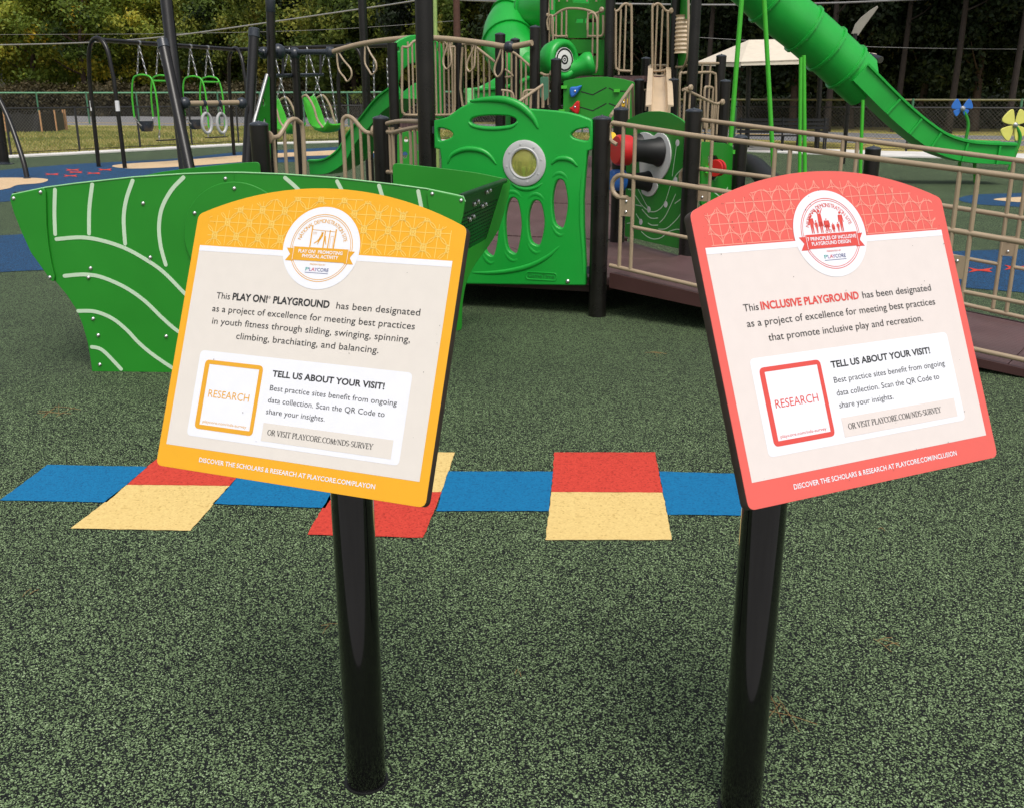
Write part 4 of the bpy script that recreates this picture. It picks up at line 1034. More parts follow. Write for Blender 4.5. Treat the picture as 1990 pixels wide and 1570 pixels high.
# left tower: two tall posts, deck, arched moulded panel with a tan guard in front
post(762, 84, 13.0, cap=False); post(890, 80, 13.4)
tl = plane_uv(772, 13.0, 882, 13.35)
quad_slab('deck_section', [tl.at(762, 236) + Vector((0, 0, 0)), tl.at(892, 236), tl.at(892, 236) + Vector((0.1, 1.25, 0)), tl.at(762, 236) + Vector((0.1, 1.25, 0))], 0.09, M['maroon'], ps)
archp = [(774, 232), (774, 85), (785, 76), (805, 68), (830, 66), (850, 76), (868, 85), (871, 100), (871, 232), (858, 232), (857, 160), (850, 138), (836, 126), (822, 122), (806, 124), (790, 138), (784, 160), (784, 232)]
board('arch_panel', tl, archp, 0.07, 'roto', off=-0.15, bevel=0.012, holes=[ell(862, 96, 3, 4), ell(782, 96, 3, 4)])
guard('guard_rail', tl, [[(778, 92), (790, 92), (800, 82), (812, 79), (830, 78), (848, 79), (858, 82), (868, 92), (880, 92)], [(778, 92), (778, 150), (778, 212), (782, 221), (790, 224), (862, 224), (875, 222), (880, 212), (880, 150), (880, 92)]],
      [(u, 82, 224) for u in (789, 797, 805, 814, 822, 832, 842, 850, 858, 867, 874)], r=0.016, rb=0.0125, off=0.06)
board('holed_panel', plane_uv(770, 11.5, 845, 11.5), [(772, 330), (772, 262), (790, 256), (840, 256), (840, 330)], 0.019, 'hdpe', holes=[ell(787, 302, 5, 6.5), ell(810, 287, 5, 7), ell(789, 272, 4, 6), ell(826, 305, 5, 6)])
# stairs with sloping rails leading up from the rear ramp
post(972, 68, 12.8); post(1001, 78, 14.0); post(1040, 54, 12.7)
s1 = plane_uv(897, 13.3, 966, 12.8)
guard('guard_rail', s1, [[(899, 87), (912, 86), (921, 89), (934, 99), (963, 122)], [(899, 92), (899, 206), (963, 206)]], [(u, max(88, 88 + (u - 921) * .79), 206) for u in (905, 917, 929, 940, 951)], r=0.016, rsm=3)
s2 = plane_uv(976, 12.8, 1034, 12.7)
guard('guard_rail', s2, [[(983, 101), (1000, 104), (1032, 131)], [(976, 134), (985, 138), (996, 148), (982, 151), (976, 149)]], [(u, 103 + max(0, u - 995) * .75, 205) for u in (985, 994, 1003, 1013, 1022)], r=0.016, rsm=3)
s3 = plane_uv(1000, 10.6, 1058, 10.9)
guard('guard_rail', s3, [[(1002, 203), (1054, 166), (1055, 210)]], [(1046, 172, 212), (1016, 194, 212), (1031, 183, 212)], r=0.0165, rsm=0)
s3b = plane_uv(974, 11.8, 1000, 11.8)
guard('guard_rail', s3b, [[(974, 176), (985, 177), (994, 180), (998, 190), (998, 215)]], [(978, 178, 215), (986, 178, 215)], r=0.014)
s3c = plane_uv(1016, 12.2, 1040, 12.2)
guard('guard_rail', s3c, [[(1016, 205), (1017, 184), (1022, 177), (1040, 176)]], [(1024, 178, 205), (1032, 178, 205)], r=0.014)
post(1081, 117, 12.5)
s4 = plane_uv(1048, 12.7, 1081, 12.5)
guard('guard_rail', s4, [[(1051, 143), (1062, 147), (1075, 144)]], [(1057, 147, 205), (1066, 148, 205)], r=0.016)

# climbing board with holds
cp = plane_uv(1095, 12.4, 1233, 12.2)
cb = board('climbing_board', cp, [(1094, 250), (1095, 158), (1120, 153), (1150, 150), (1180, 150), (1210, 154), (1233, 160), (1233, 250)], 0.019, 'hdpe')
M['slit'] = M['matte_black']
for l in ([(1130, 179), (1152, 185), (1178, 171)], [(1184, 172), (1196, 178), (1216, 178)], [(1128, 209), (1152, 216), (1178, 202)], [(1184, 202), (1200, 208), (1216, 214)], [(1110, 236), (1150, 243), (1178, 232)]):
    q = [Vector(cp.st(u, v)) for u, v in l]
    sheet('zigzag_groove', [ribbon_outline(q, 0.006)], 0.002, 0.0004, M['slit'], cb, cp.mat(0.0022))
def hold(pl, u, v, r, m, parent, pts, nm='hand_hold'):
    s_, z_ = pl.st(u, v)
    loop = [(s_ + a * r, z_ + b * r) for a, b in pts]
    o = sheet(nm, [[(p.x, p.y) for p in smooth([(a, b, 0) for a, b in loop], 4, True)]], 0.06, 0.018, M[m], parent, pl.mat(0.06), angle=1.4)
    bolts([pl.a + pl.d * s_ + Vector((0, 0, z_)) + pl.n * 0.06], pl.n, o, 0.012)
hold(cp, 1119, 178, 0.075, 'blue', cb, [(-.6, -.9), (.1, -.6), (1.0, .8), (.2, .7), (-.7, .6), (-.9, 0)])
hold(cp, 1119, 209, 0.075, 'red', cb, [(-.9, -.2), (-.1, -.9), (.5, -1), (.7, 0), (.6, .9), (.1, .8), (-.5, .1)])
hold(cp, 1213, 200, 0.06, 'yellow', cb, [(-.6, -.9), (.6, -.7), (.9, .5), (0, .9), (-.8, .3)])
for u, v in ((1097, 170), (1092, 216), (1199, 177)):
    s_, z_ = cp.st(u, v); MB().box(cp.a + cp.d * s_ + Vector((0, 0, z_)) + cp.n * .02, (0.07, 0.03, 0.035)).build('panel_clip', M['lime'], cb)
s5 = plane_uv(1186, 9.2, 1232, 11.8)
guard('guard_rail', s5, [[(1187, 226), (1229, 166), (1231, 228)]], [(1217, 184, 232), (1206, 200, 232), (1223, 176, 232)], r=0.0165, rsm=0)

# main tower
ZT = P(1240, 148, 13.4).z
for u, D, vr in ((1058, 13.9, 60), (1184.5, 13.4, 80), (1311, 13.5, 60), (1347, 12.3, 120)): post(u, 0, D, vref=vr, ztop=4.4, cap=False)
post(1242.5, 157, 13.2); post(1255.5, 115, 14.2); post(1309.5, 156, 12.7); post(1310, 116, 13.9, zbot=1.0); post(1402, 110, 13.2); post(1410, 159, 12.2)
tw = plane_uv(1058, 13.9, 1184, 13.4); tc_ = plane_uv(1184, 13.4, 1311, 13.5)
a, b = tw.at(1058, 148), tc_.at(1184, 148); c = tc_.at(1311, 148)
quad_slab('deck_section', [Vector((b.x, b.y, ZT)), Vector((c.x, c.y, ZT)), Vector((c.x + .1, c.y + 1.2, ZT)), Vector((b.x + .1, b.y + 1.2, ZT))], 0.07, M['maroon'], ps)
quad_slab('deck_section', [Vector((a.x, a.y, ZT)), Vector((b.x - .02, b.y, ZT)), Vector((b.x + .08, b.y + 1.2, ZT)), Vector((a.x + .1, a.y + 1.2, ZT))], 0.07, M['maroon'], ps)
board('tower_panel', tw, [(1070, 74), (1070, -60), (1175, -60), (1175, 74)], 0.02, 'hdpe', off=-.12, holes=[[(1111, 36), (1125, 36), (1124, 44), (1110, 44)], [(1128, 36), (1150, 35), (1151, 43), (1127, 44)], [(1104, 4), (1104, -22), (1136, -22), (1136, 6)]])
board('tower_panel', tw, [(1069, 147), (1069, 77), (1172, 77), (1172, 147)], 0.02, 'hdpe', off=-.10, holes=[[(1108, 104), (1153, 104), (1152, 109), (1109, 109)]])
guard('guard_rail', tw, [[(1062, 30), (1070, 31), (1077, 31), (1087, 24), (1100, 18), (1116, 17), (1135, 19), (1151, 24), (1157, 27), (1165, 24), (1172, 22)], [(1072, 32), (1073, 64), (1080, 71), (1103, 71)], [(1143, 71), (1166, 71), (1172, 64), (1172, 30)]],
      [(1068, 30, 146), (1081, 27, 100), (1092, 21, 71), (1101, 18, 74), (1143, 22, 74), (1153, 25, 140), (1163, 25, 74)], r=0.016)
guard('guard_rail', tw, [[(1148, 60), (1149, 34), (1157, 27), (1165, 34), (1167, 60), (1166, 132), (1160, 142), (1153, 139), (1150, 132)]], [], r=0.014, off=0.09)
guard('guard_rail', tw, [[(1072, 60), (1070, 42), (1077, 31), (1081, 40), (1081, 82)]], [], r=0.013, off=0.09)
guard('guard_rail', tw, [[(1064, -60), (1066, 30)], [(1073, -60), (1073, 20)]], [(1087, -50, 4), (1103, -50, 4), (1142, -50, 4), (1160, -50, 4)], r=0.016)
for us, sg in (((1196, 1206, 1216, 1226.5), 1), ((1297, 1287, 1277, 1267), -1)):
    x = [us[0] + sg * k for k in (-7, -1, 6, 13, 20, 27, 30.5)]
    guard('guard_rail', tc_, [[(x[0], 21), (x[1], 23), (x[2], 20), (x[3], 11), (x[4], 8), (x[5], 12), (us[3], 20), (us[3], 138)], [(us[0], 24), (us[0], 124), (us[0] + sg * 2, 134), (us[0] + sg * 9, 138), (us[3] , 139)]],
          [(us[1], 19, 139), (us[2], 9, 139), (us[0] + sg * 6, 134, 146), (us[3], 138, 146)], r=0.016, off=0.02)
# right flank of the tower: green strips, ribbed resin climber
tr = plane_uv(1311, 13.5, 1347, 12.6)
board('side_strip', tr, [(1319, 38), (1319, -60), (1334, -60), (1334, 38)], 0.02, 'hdpe')
board('side_strip', tr, [(1317, 104), (1334, 104), (1333, 120), (1318, 135)], 0.02, 'hdpe')
mb = MB(); q = tr.at(1326, 104)
mb.lathe([(0.085 if k % 2 else 0.10, z) for k, z in enumerate(np.linspace(q.z, q.z + 0.45, 19))], (q.x, q.y + .05, 0), seg=16); mb.build('ribbed_column', M['resin'], ps)
guard('guard_rail', tr, [[(1338, -40), (1337, 90), (1332, 124), (1322, 140), (1318, 147)]], [], r=0.015)
# rails right of the tower
t1 = plane_uv(1262, 14.0, 1350, 12.9)
guard('guard_rail', t1, [[(1264, 128), (1304, 128)], [(1314, 131), (1325, 131), (1335, 128), (1343, 128)]], [(1275, 128, 215), (1287, 128, 215)], r=0.0165)
t2 = plane_uv(1250, 13.2, 1304, 12.7)
guard('guard_rail', t2, [[(1253, 176), (1266, 175), (1280, 180), (1298, 189)]], [(1256, 176, 216), (1264, 175, 216), (1270, 177, 216), (1278, 180, 216), (1287, 184, 216)], r=0.0165)
t3 = plane_uv(1326, 11.6, 1408, 12.1)
guard('guard_rail', t3, [[(1327, 175), (1340, 179), (1386, 201), (1398, 201), (1405, 198)], [(1331, 173), (1340, 172)]], [(1331, 178, 250), (1341, 180, 250), (1388, 201, 262), (1396, 201, 262), (1376, 196, 258)], r=0.0165, rsm=3)
t4 = plane_uv(1356, 13.0, 1400, 13.2)
guard('guard_rail', t4, [[(1356, 124), (1400, 124)], [(1356, 142), (1378, 141), (1388, 144), (1391, 154), (1391, 240)], [(1320, 250), (1321, 152), (1328, 143), (1336, 142)], [(1369, 250), (1369, 178), (1376, 170), (1384, 171)]], [(1365, 124, 255), (1381, 124, 255), (1386, 170, 250)], r=0.0165)
for pl, u, v in ((t3, 1401, 199), (t3, 1339, 171), (tw, 1063, 30), (tw, 1171, 20), (tc_, 1190, 20), (tc_, 1304, 22), (s4, 1075, 143), (t1, 1303, 129)): clamp(pl.at(u, v) - pl.n * -.01, pl.n, ps, 0.035)
# resin slide between the posts
sl0, sl1 = Vector(P(1281, 147, 13.6)), Vector(P(1281, 228, 10.9))
def chute(name, path, w, h, m, parent, th=0.03, flare=1.0):
    """open slide trough along a path"""
    pts = smooth(path, 6); n = len(pts); mb = MB(); vs = []
    e = th / w
    prof = [(-.5, -.06), (-.5, .86), (-.5 - e, .90), (-.5 - e, 1.0), (-.5 + e, 1.06), (-.40, .92), (-.36, .30), (-.28, .10), (0, .04), (.28, .10), (.36, .30), (.40, .92), (.5 - e, 1.06), (.5 + e, 1.0), (.5 + e, .90), (.5, .86), (.5, -.06), (.2, -.10), (-.2, -.10)]
    for i, p in enumerate(pts):
        t = (pts[min(i + 1, n - 1)] - pts[max(i - 1, 0)]).normalized(); sx = t.cross(Vector((0, 0, 1))).normalized(); nz = sx.cross(t)
        for a, b in prof: vs.append(p + sx * a * w + nz * b * h)
    k = len(prof); fs = [(i * k + j, i * k + (j + 1) % k, (i + 1) * k + (j + 1) % k, (i + 1) * k + j) for i in range(n - 1) for j in range(k)]
    fs += [tuple(range(k))[::-1], tuple((n - 1) * k + j for j in range(k))]
    mb.add(vs, fs); return mb.build(name, M[m], parent, angle=0.9)
chute('slide_bed', [sl0, sl0.lerp(sl1, .3) + Vector((0, 0, -.05)), sl0.lerp(sl1, .6) + Vector((0, 0, .03)), sl1], 0.23, 0.12, 'resin', ps)

# moulded steering bubble with the maker's round badge
wc = P(1092, 117, 13.0)
ax = Vector((0.62, -.80, 0.03)).normalized()
mb = MB(); mb.lathe([(.22, -.18), (.25, -.06), (.24, .04), (.20, .075), (.165, .065), (.15, .03), (.10, .02)], wc, ax, 36); bub = mb.build('steering_wheel', M['roto'], ps, angle=1.2)
mb = MB(); mb.lathe([(.145, .012), (.145, .046), (.13, .052), (.002, .052)], wc, ax, 32); bd = mb.build('badge_ring', M['white'], bub)
bx = Vector((.80, .62, 0)).normalized(); bz = bx.cross(-ax) * -1; bz = ax.cross(bx)
BMx = Matrix(((bx.x, bz.x, ax.x, wc.x), (bx.y, bz.y, ax.y, wc.y), (bx.z, bz.z, ax.z, wc.z), (0, 0, 0, 1)))
def annulus(r0, r1, n=32): return [[(r0 * math.cos(2 * PI * k / n), r0 * math.sin(2 * PI * k / n)) for k in range(n)], [(r1 * math.cos(2 * PI * k / n), r1 * math.sin(2 * PI * k / n)) for k in range(n)][::-1]]
sheet('badge_line', annulus(.134, .114), 0, 0, M['matte_black'], bd, BMx @ Matrix.Translation((0, 0, .054)))
for a0 in (0.7, 2.8, 4.9):
    pts = [Vector((.046 * math.cos(a0 + t), .046 * math.sin(a0 + t))) for t in np.linspace(0, 2.2, 8)]
    sheet('badge_mark', [ribbon_outline(pts, .011)], 0, 0, M['matte_black'], bd, BMx @ Matrix.Translation((0, 0, .054)))
sheet('badge_mark', annulus(.022, .010, 16), 0, 0, M['matte_black'], bd, BMx @ Matrix.Translation((0, 0, .054)))
# swollen moulded trough beside it
gp = [P(1022, 122, 13.4), P(1046, 132, 13.3), P(1070, 138, 13.2), P(1098, 138, 13.15), P(1122, 133, 13.1), P(1140, 126, 13.1), P(1153, 122, 13.1)]
mb = MB(); mb.tube(smooth(gp, 6), [0.125 + 0.020 * math.sin(k * .42 + 1) for k in range(37)], 18); mb.build('moulded_trough', M['roto'], ps, angle=0.7)
board('bubble_flap', plane_uv(1050, 11.8, 1066, 11.8), [(1050, 150), (1066, 150), (1066, 190), (1058, 198), (1050, 190)], 0.02, 'fence_green')

# small activity panel with red wheels past the ramp head
ap = plane_uv(1362, 8.75, 1428, 9.3)
apn = board('activity_panel', ap, [(1363, 400), (1364, 276), (1410, 279), (1425, 286), (1420, 400)], 0.019, 'hdpe', holes=[rounded_px for rounded_px in [[(1376, 304), (1392, 303), (1397, 312), (1397, 342), (1390, 352), (1378, 348)]]])
w0 = ap.at(1387, 327)
for dx, cl in ((-.055, 'red'), (0.0, 'matte_black'), (.055, 'red')):
    MB().lathe([(.002, -.02), (.07 if cl == 'red' else .062, -.018), (.075 if cl == 'red' else .062, 0), (.07 if cl == 'red' else .062, .018), (.002, .02)], w0 + ap.d * (dx * .55) + ap.n * .03, ap.d, 24).build('spinner', M[cl], apn)
s_, z_ = ap.st(1427, 296); MB().box(ap.a + ap.d * s_ + Vector((0, 0, z_)), (0.07, .04, .035)).build('panel_clip', M['lime'], apn)
s_, z_ = ap.st(1371, 330); MB().box(ap.a + ap.d * s_ + Vector((0, 0, z_)) + ap.n * .02, (0.04, .03, .06)).build('panel_clip', M['lime'], apn)
for l in ([(1392, 396), (1412, 372)], [(1385, 372), (1400, 384), (1414, 366)]):
    q = [Vector(ap.st(u, v)) for u, v in l]; sheet('wave_line', [ribbon_outline(q, .006)], .001, .0002, M['groove'], apn, ap.mat(.0012))

# black crawl pipe beside it
cpt = [P(1450, 318, 10.5), P(1468, 326, 10.2), P(1492, 350, 9.7), P(1530, 385, 9.0)]
mb = MB(); mb.tube(smooth(cpt, 5), 0.10, 20); o = mb.build('crawl_pipe', M['matte_black'], None, angle=1.5)
props(o, 'bent black pipe sloping down beside the small green panel with red wheels', 'pipe')

# ------------------------------------------------------------------ spiral tube slide behind the left of the tower
st_ = thing('spiral_slide', 'bright green enclosed spiral tube slide left of the tall tower', 'slide', P(1000, 190, 16.2) * 1.0)
WPOS[st_.name].z = 0; st_.location.z = 0
path = [P(1110, 8, 15.2), P(1070, 14, 15.6), P(1035, 26, 16.0), P(1006, 40, 16.1), P(990, 62, 15.9), P(989, 88, 15.6), P(1002, 114, 15.3), P(1020, 140, 15.2)]
pts = smooth(path, 6)
cutk = [0, 10, 20, 30, len(pts) - 1]
for a, b in zip(cutk[:-1], cutk[1:]):
    MB().tube(pts[a:b + 1], .385, 32).build('tube_section', M['roto'], st_, angle=1.5)
for k in cutk[1:-1]:
    t = (pts[k + 1] - pts[k - 1]).normalized(); MB().lathe([(.38, -.02), (.415, -.02), (.415, .02), (.38, .02)], pts[k], t, 32).build('tube_flange', M['roto'], st_)
MB().tube(smooth([P(1018, 100, 15.9), P(1014, 140, 15.9), P(1012, 200, 15.9), P(1012, 290, 15.9)], 4), .26, 24).build('tube_drop', M['roto'], st_, angle=1.5)
chute('exit_trough', [P(1008, 178, 14.6), P(985, 192, 14.4), P(955, 203, 14.2), P(915, 207, 14.1)], 0.55, 0.22, 'roto', st_)
MB().tube([P(845, -20, 15.5), Vector((P(845, 100, 15.5).x, 15.5, 0))], 0.030, 12).build('support_pole', mat('pale_green_pole', (0.33, 0.45, 0.14), .4), st_)

# wave slide at the left end of the structure
ws = thing('wave_slide', 'small green wave slide running down beside the tan railing behind the boat', 'slide', Vector((-2.6, 15, 0)))
chute('slide_bed', [P(800, 190, 14.0), P(768, 214, 14.2), P(738, 250, 14.5), P(712, 280, 14.8), P(690, 312, 15.0), P(655, 334, 15.2), P(622, 337, 15.4)], 0.42, 0.20, 'roto', ws)
for u in (740, 655): 
    p = P(u, 300, 14.8); MB().tube([(p.x, p.y, -.02), (p.x, p.y, .75 if u > 700 else .4)], .03, 10).build('support_leg', M['brown'], ws)

# ------------------------------------------------------------------ overhead loop ladder, climbing poles and ring trapeze
ol = thing('overhead_loop_ladder', 'arched tan overhead beam with hanging hand loops between dark posts', 'climbing ladder', (-2.0, 13.0, 0))
op = plane_uv(574, 14.6, 1040, 12.30)
beam_uv = [(648, 101), (690, 89), (740, 80), (800, 74.5), (850, 75), (900, 79.5), (950, 86), (990, 91.5), (1034, 84)]
bm = MB(); bm.tube(pipe(op, beam_uv, .03, 6), .034, 14); beam = bm.build('beam', M['tan'], ol)
def beam_v(u):
    for (a, b), (c, d) in zip(beam_uv[:-1], beam_uv[1:]):
        if a <= u <= c: return b + (d - b) * (u - a) / (c - a)
for ut, ub, vb, w in ((656, 680, 159, 1), (711, 728, 146, 1), (765, 771, 138, .9), (873, 873, 135, 1), (924, 918, 140, 1), (976, 972, 150, 1)):
    vt = beam_v(ut) + 3; hh = vb - vt
    loop = [(ut - 1, vt), (ut + (ub - ut) * .2 - 3.5, vt + hh * .28), (ut + (ub - ut) * .6 - 8 * w, vt + hh * .62), (ub - 6.5 * w, vb - hh * .14), (ub, vb), (ub + 7.5 * w, vb - hh * .16), (ub + 7.5 * w - (ub - ut) * .1, vb - hh * .42), (ut + (ub - ut) * .4 + 4, vt + hh * .28), (ut + 2, vt)]
    pts = pipe(op, loop, .012, 5); d = op.n
    MB().tube([p + d * (0.05 * math.sin(PI * i / (len(pts) - 1))) for i, p in enumerate(pts)], .0125, 8).build('hand_loop', M['tan'], ol)
for u, v, r in ((642, 102, .07), (990, 91.5, .062)):
    MB().lathe([(.035, -.06), (r, -.03), (r, .03), (.035, .06)], op.at(u, v), op.d, 20).build('beam_collar', M['cap'], ol)
bp2 = MB(); bp2.tube([op.at(574, 102), op.at(642, 102)], .036, 12); bp2.build('end_bar', M['cap'], ol)
pt = op.at(573, 105)
MB().tube([(pt.x, pt.y, -.02), (pt.x, pt.y, pt.z)], .057, 20).build('post', M['brown'], ol)
MB().lathe([(.085 * math.cos(t), .085 * math.sin(t)) for t in np.linspace(-1.5, 1.5, 9)], pt, (0, 0, 1), 24).build('ball_joint', M['cap'], ol)

cl = thing('climbing_frame', 'tall dark poles with ball joints, steps and a green ladder panel', 'climbing frame', (-3.3, 13.0, 0))
def lean(u0, v0, D0, u1, v1, D1, r, name, parent, m='brown', seg=18):
    a, b = P(u0, v0, D0), P(u1, v1, D1); d = (b - a); b = a + d * ((-.02 - a.z) / d.z)      # carried down to the ground
    o = MB().tube([a, b], r, seg).build(name, M[m], parent); return a, b, o
def cap_on(a, b, r, parent, h=0.17):
    d = (a - b).normalized(); MB().lathe([(r * 1.02, -h * .6), (r * 1.12, -h * .55), (r * 1.12, h * .25), (r * .9, h * .33), (.003, h * .36)], a, d, 20).build('pole_cap', M['cap'], parent)
a, b, o = lean(525.5, 8, 13.6, 531, 300, 13.6, .0565, 'pole', cl); cap_on(a, b, .0565, o)
a2, b2, o2 = lean(494, 62, 13.3, 481, 300, 13.0, .0635, 'pole', cl); cap_on(a2, b2, .0635, o2, .12)
kp = plane_uv(490, 13.3, 574, 14.6)
MB().tube(smooth([kp.at(492, 97), kp.at(505, 103), kp.at(520, 104), kp.at(545, 100), kp.at(574, 103)], 4), .036, 12).build('cross_bar', M['cap'], cl)
for u, v, r in ((513, 104, .075), (541, 101, .10)):
    MB().lathe([(r * math.cos(t), r * math.sin(t)) for t in np.linspace(-1.5, 1.5, 9)], kp.at(u, v), (0, 0, 1), 20).build('ball_joint', M['cap'], cl)
MB().tube([kp.at(530, 148), kp.at(627, 146)], .026, 10).build('step_bar', M['cap'], cl)
for u, v0 in ((550, 108), (623, 104)): MB().tube([kp.at(u, v0), kp.at(u, 147)], .02, 8).build('step_hanger', M['brown'], cl)
lp = plane_uv(497, 13.1, 527, 13.5)
lpan = board('ladder_panel', lp, [(501, 232), (519, 148), (524, 150), (527, 340), (523, 420), (501, 420)], 0.02, 'hdpe', parent=cl, r=0.01, holes=[ell(513, 200, 2.5, 8), ell(515, 240, 3, 9)])
MB().tube([lp.at(493, 240), lp.at(519, 146)], .022, 10).build('panel_rail', M['zinc'], cl)

rt = thing('ring_trapeze', 'tan bar with two hanging grey rings between leaning dark poles', 'trapeze', (-4.0, 12.4, 0))
a, b, o = lean(323, 0, 12.6, 352, 260, 12.2, .070, 'pole', rt)
MB().tube([a, a + (a - b).normalized() * 1.0], .070, 18).build('pole_extension', M['brown'], rt)
a, b, o = lean(317, 84, 12.4, 352, 250, 12.0, .062, 'pole', rt, 'brown'); cap_on(a, b, .062, o, .12)
tp = plane_uv(358, 12.2, 478, 12.9)
tb = MB().tube([tp.at(357, 202), tp.at(472, 200)], .031, 14).build('bar', M['tan'], rt)
for u in (359, 470): MB().lathe([(.068 * math.cos(t), .068 * math.sin(t)) for t in np.linspace(-1.5, 1.5, 9)], tp.at(u, 201), (0, 0, 1), 20).build('ball_joint', M['cap'], rt)
def chain(p, q, link=0.045, r=0.006, name='chain', parent=None, m='zinc'):
    """links turned a quarter against one another"""
    p, q = Vector(p), Vector(q); L = (q - p).length; n = max(2, int(L / link)); d = (q - p).normalized()
    x = d.cross(Vector((0, 1, 0.01))).normalized(); y = d.cross(x); mb = MB()
    for k in range(n):
        c = p + d * (L * (k + .5) / n); s = x if k % 2 else y; h = L / n * .62
        ring_ = [c + d * h + s * .0, c + d * h * .6 + s * .014, c - d * h * .6 + s * .014, c - d * h, c - d * h * .6 - s * .014, c + d * h * .6 - s * .014]
        mb.tube(ring_, r, 4, closed=True)
    return mb.build(name, M[m], parent, angle=1.5)
for u in (402, 431):
    t = tp.at(u - 6, 202); k = tp.at(u, 240)
    MB().lathe([(.038, -.02), (.038, .02)], t, tp.d, 14).build('hanger_clamp', M['cap'], rt)
    chain(t, k + Vector((0, 0, .10)), parent=rt, r=.008)
    pts = [k + tp.d * (.068 * math.cos(q)) + Vector((0, 0, .115 * math.sin(q))) + tp.n * .0 for q in np.linspace(0, 2 * PI, 25)[:-1]]
    MB().tube(pts, .018, 8, closed=True).build('ring', M['grey_ring'], rt)

# ------------------------------------------------------------------ swing frames and swings
def arch_frame(parent, p0, p1, ztop, lean_=0.0, r=0.046):
    c = (p0 + p1) / 2; d = (p1 - p0) / 2
    pts = [p0 + Vector((0, 0, -.02))]
    for k in range(1, 8): pts.append(p0.lerp(c, .10 * k / 8) + Vector((0, 0, (ztop - .55) * k / 8)))
    for t in np.linspace(PI, 0, 15): pts.append(c + d * .80 * math.cos(t) + Vector((0, 0, ztop - .55 + .55 * math.sin(t))))
    for k in range(7, 0, -1): pts.append(p1.lerp(c, .10 * k / 8) + Vector((0, 0, (ztop - .55) * k / 8)))
    pts.append(p1 + Vector((0, 0, -.02)))
    o = MB().tube(pts, r, 14).build('arch_leg', M['brown'], parent, angle=1.5)
    return o
sw = thing('swing_frame', 'long bronze swing frame with arched legs at the far edge of the rubber', 'swing frame', (-8.0, 25.5, 0))
l0, l1 = G(192, 325), G(243, 328); m0, m1 = G(455, 302), G(490, 306)
top0, top1 = P(200, 92, (l0.y + l1.y) / 2), None
arch_frame(sw, l0, l1, 2.72); arch_frame(sw, m0, m1, 2.72)
n1, n0 = P(718, 300, 25.4), P(662, 300, 25.8); n0.z = n1.z = 0
arch_frame(sw, n0, n1, 2.72)
c0, c1, c2_ = ((x + y) / 2 + Vector((0, 0, 2.68)) for x, y in ((l0, l1), (m0, m1), (n0, n1)))
end = P(757, 105, 25.0); end.z = 2.68
MB().tube([c0, c1], .048, 14).build('beam', M['brown'], sw); MB().tube([c1, c2_], .048, 14).build('beam', M['brown'], sw); MB().tube([c2_, end], .048, 14).build('beam', M['brown'], sw)
for leg, z in ((l0, 1.32), (l1, 1.32), (m0, 1.35), (m1, 1.35)):
    q = leg.lerp((l0 + l1) / 2 if leg in (l0, l1) else (m0 + m1) / 2, .05)
    MB().lathe([(.0475, -.11), (.0475, .11)], q + Vector((0, 0, z)), (0, 0, 1), 14, caps=False).build('warning_sticker', M['white'], sw)
bd_ = (c1 - c0).normalized(); bn_ = Vector((-bd_.y, bd_.x, 0))
def beam_at(u, first=True):
    q0, q1 = (c0, c1) if first else (c1, c2_)
    pl = Plane(q0, q1); return pl.at(u, 100)
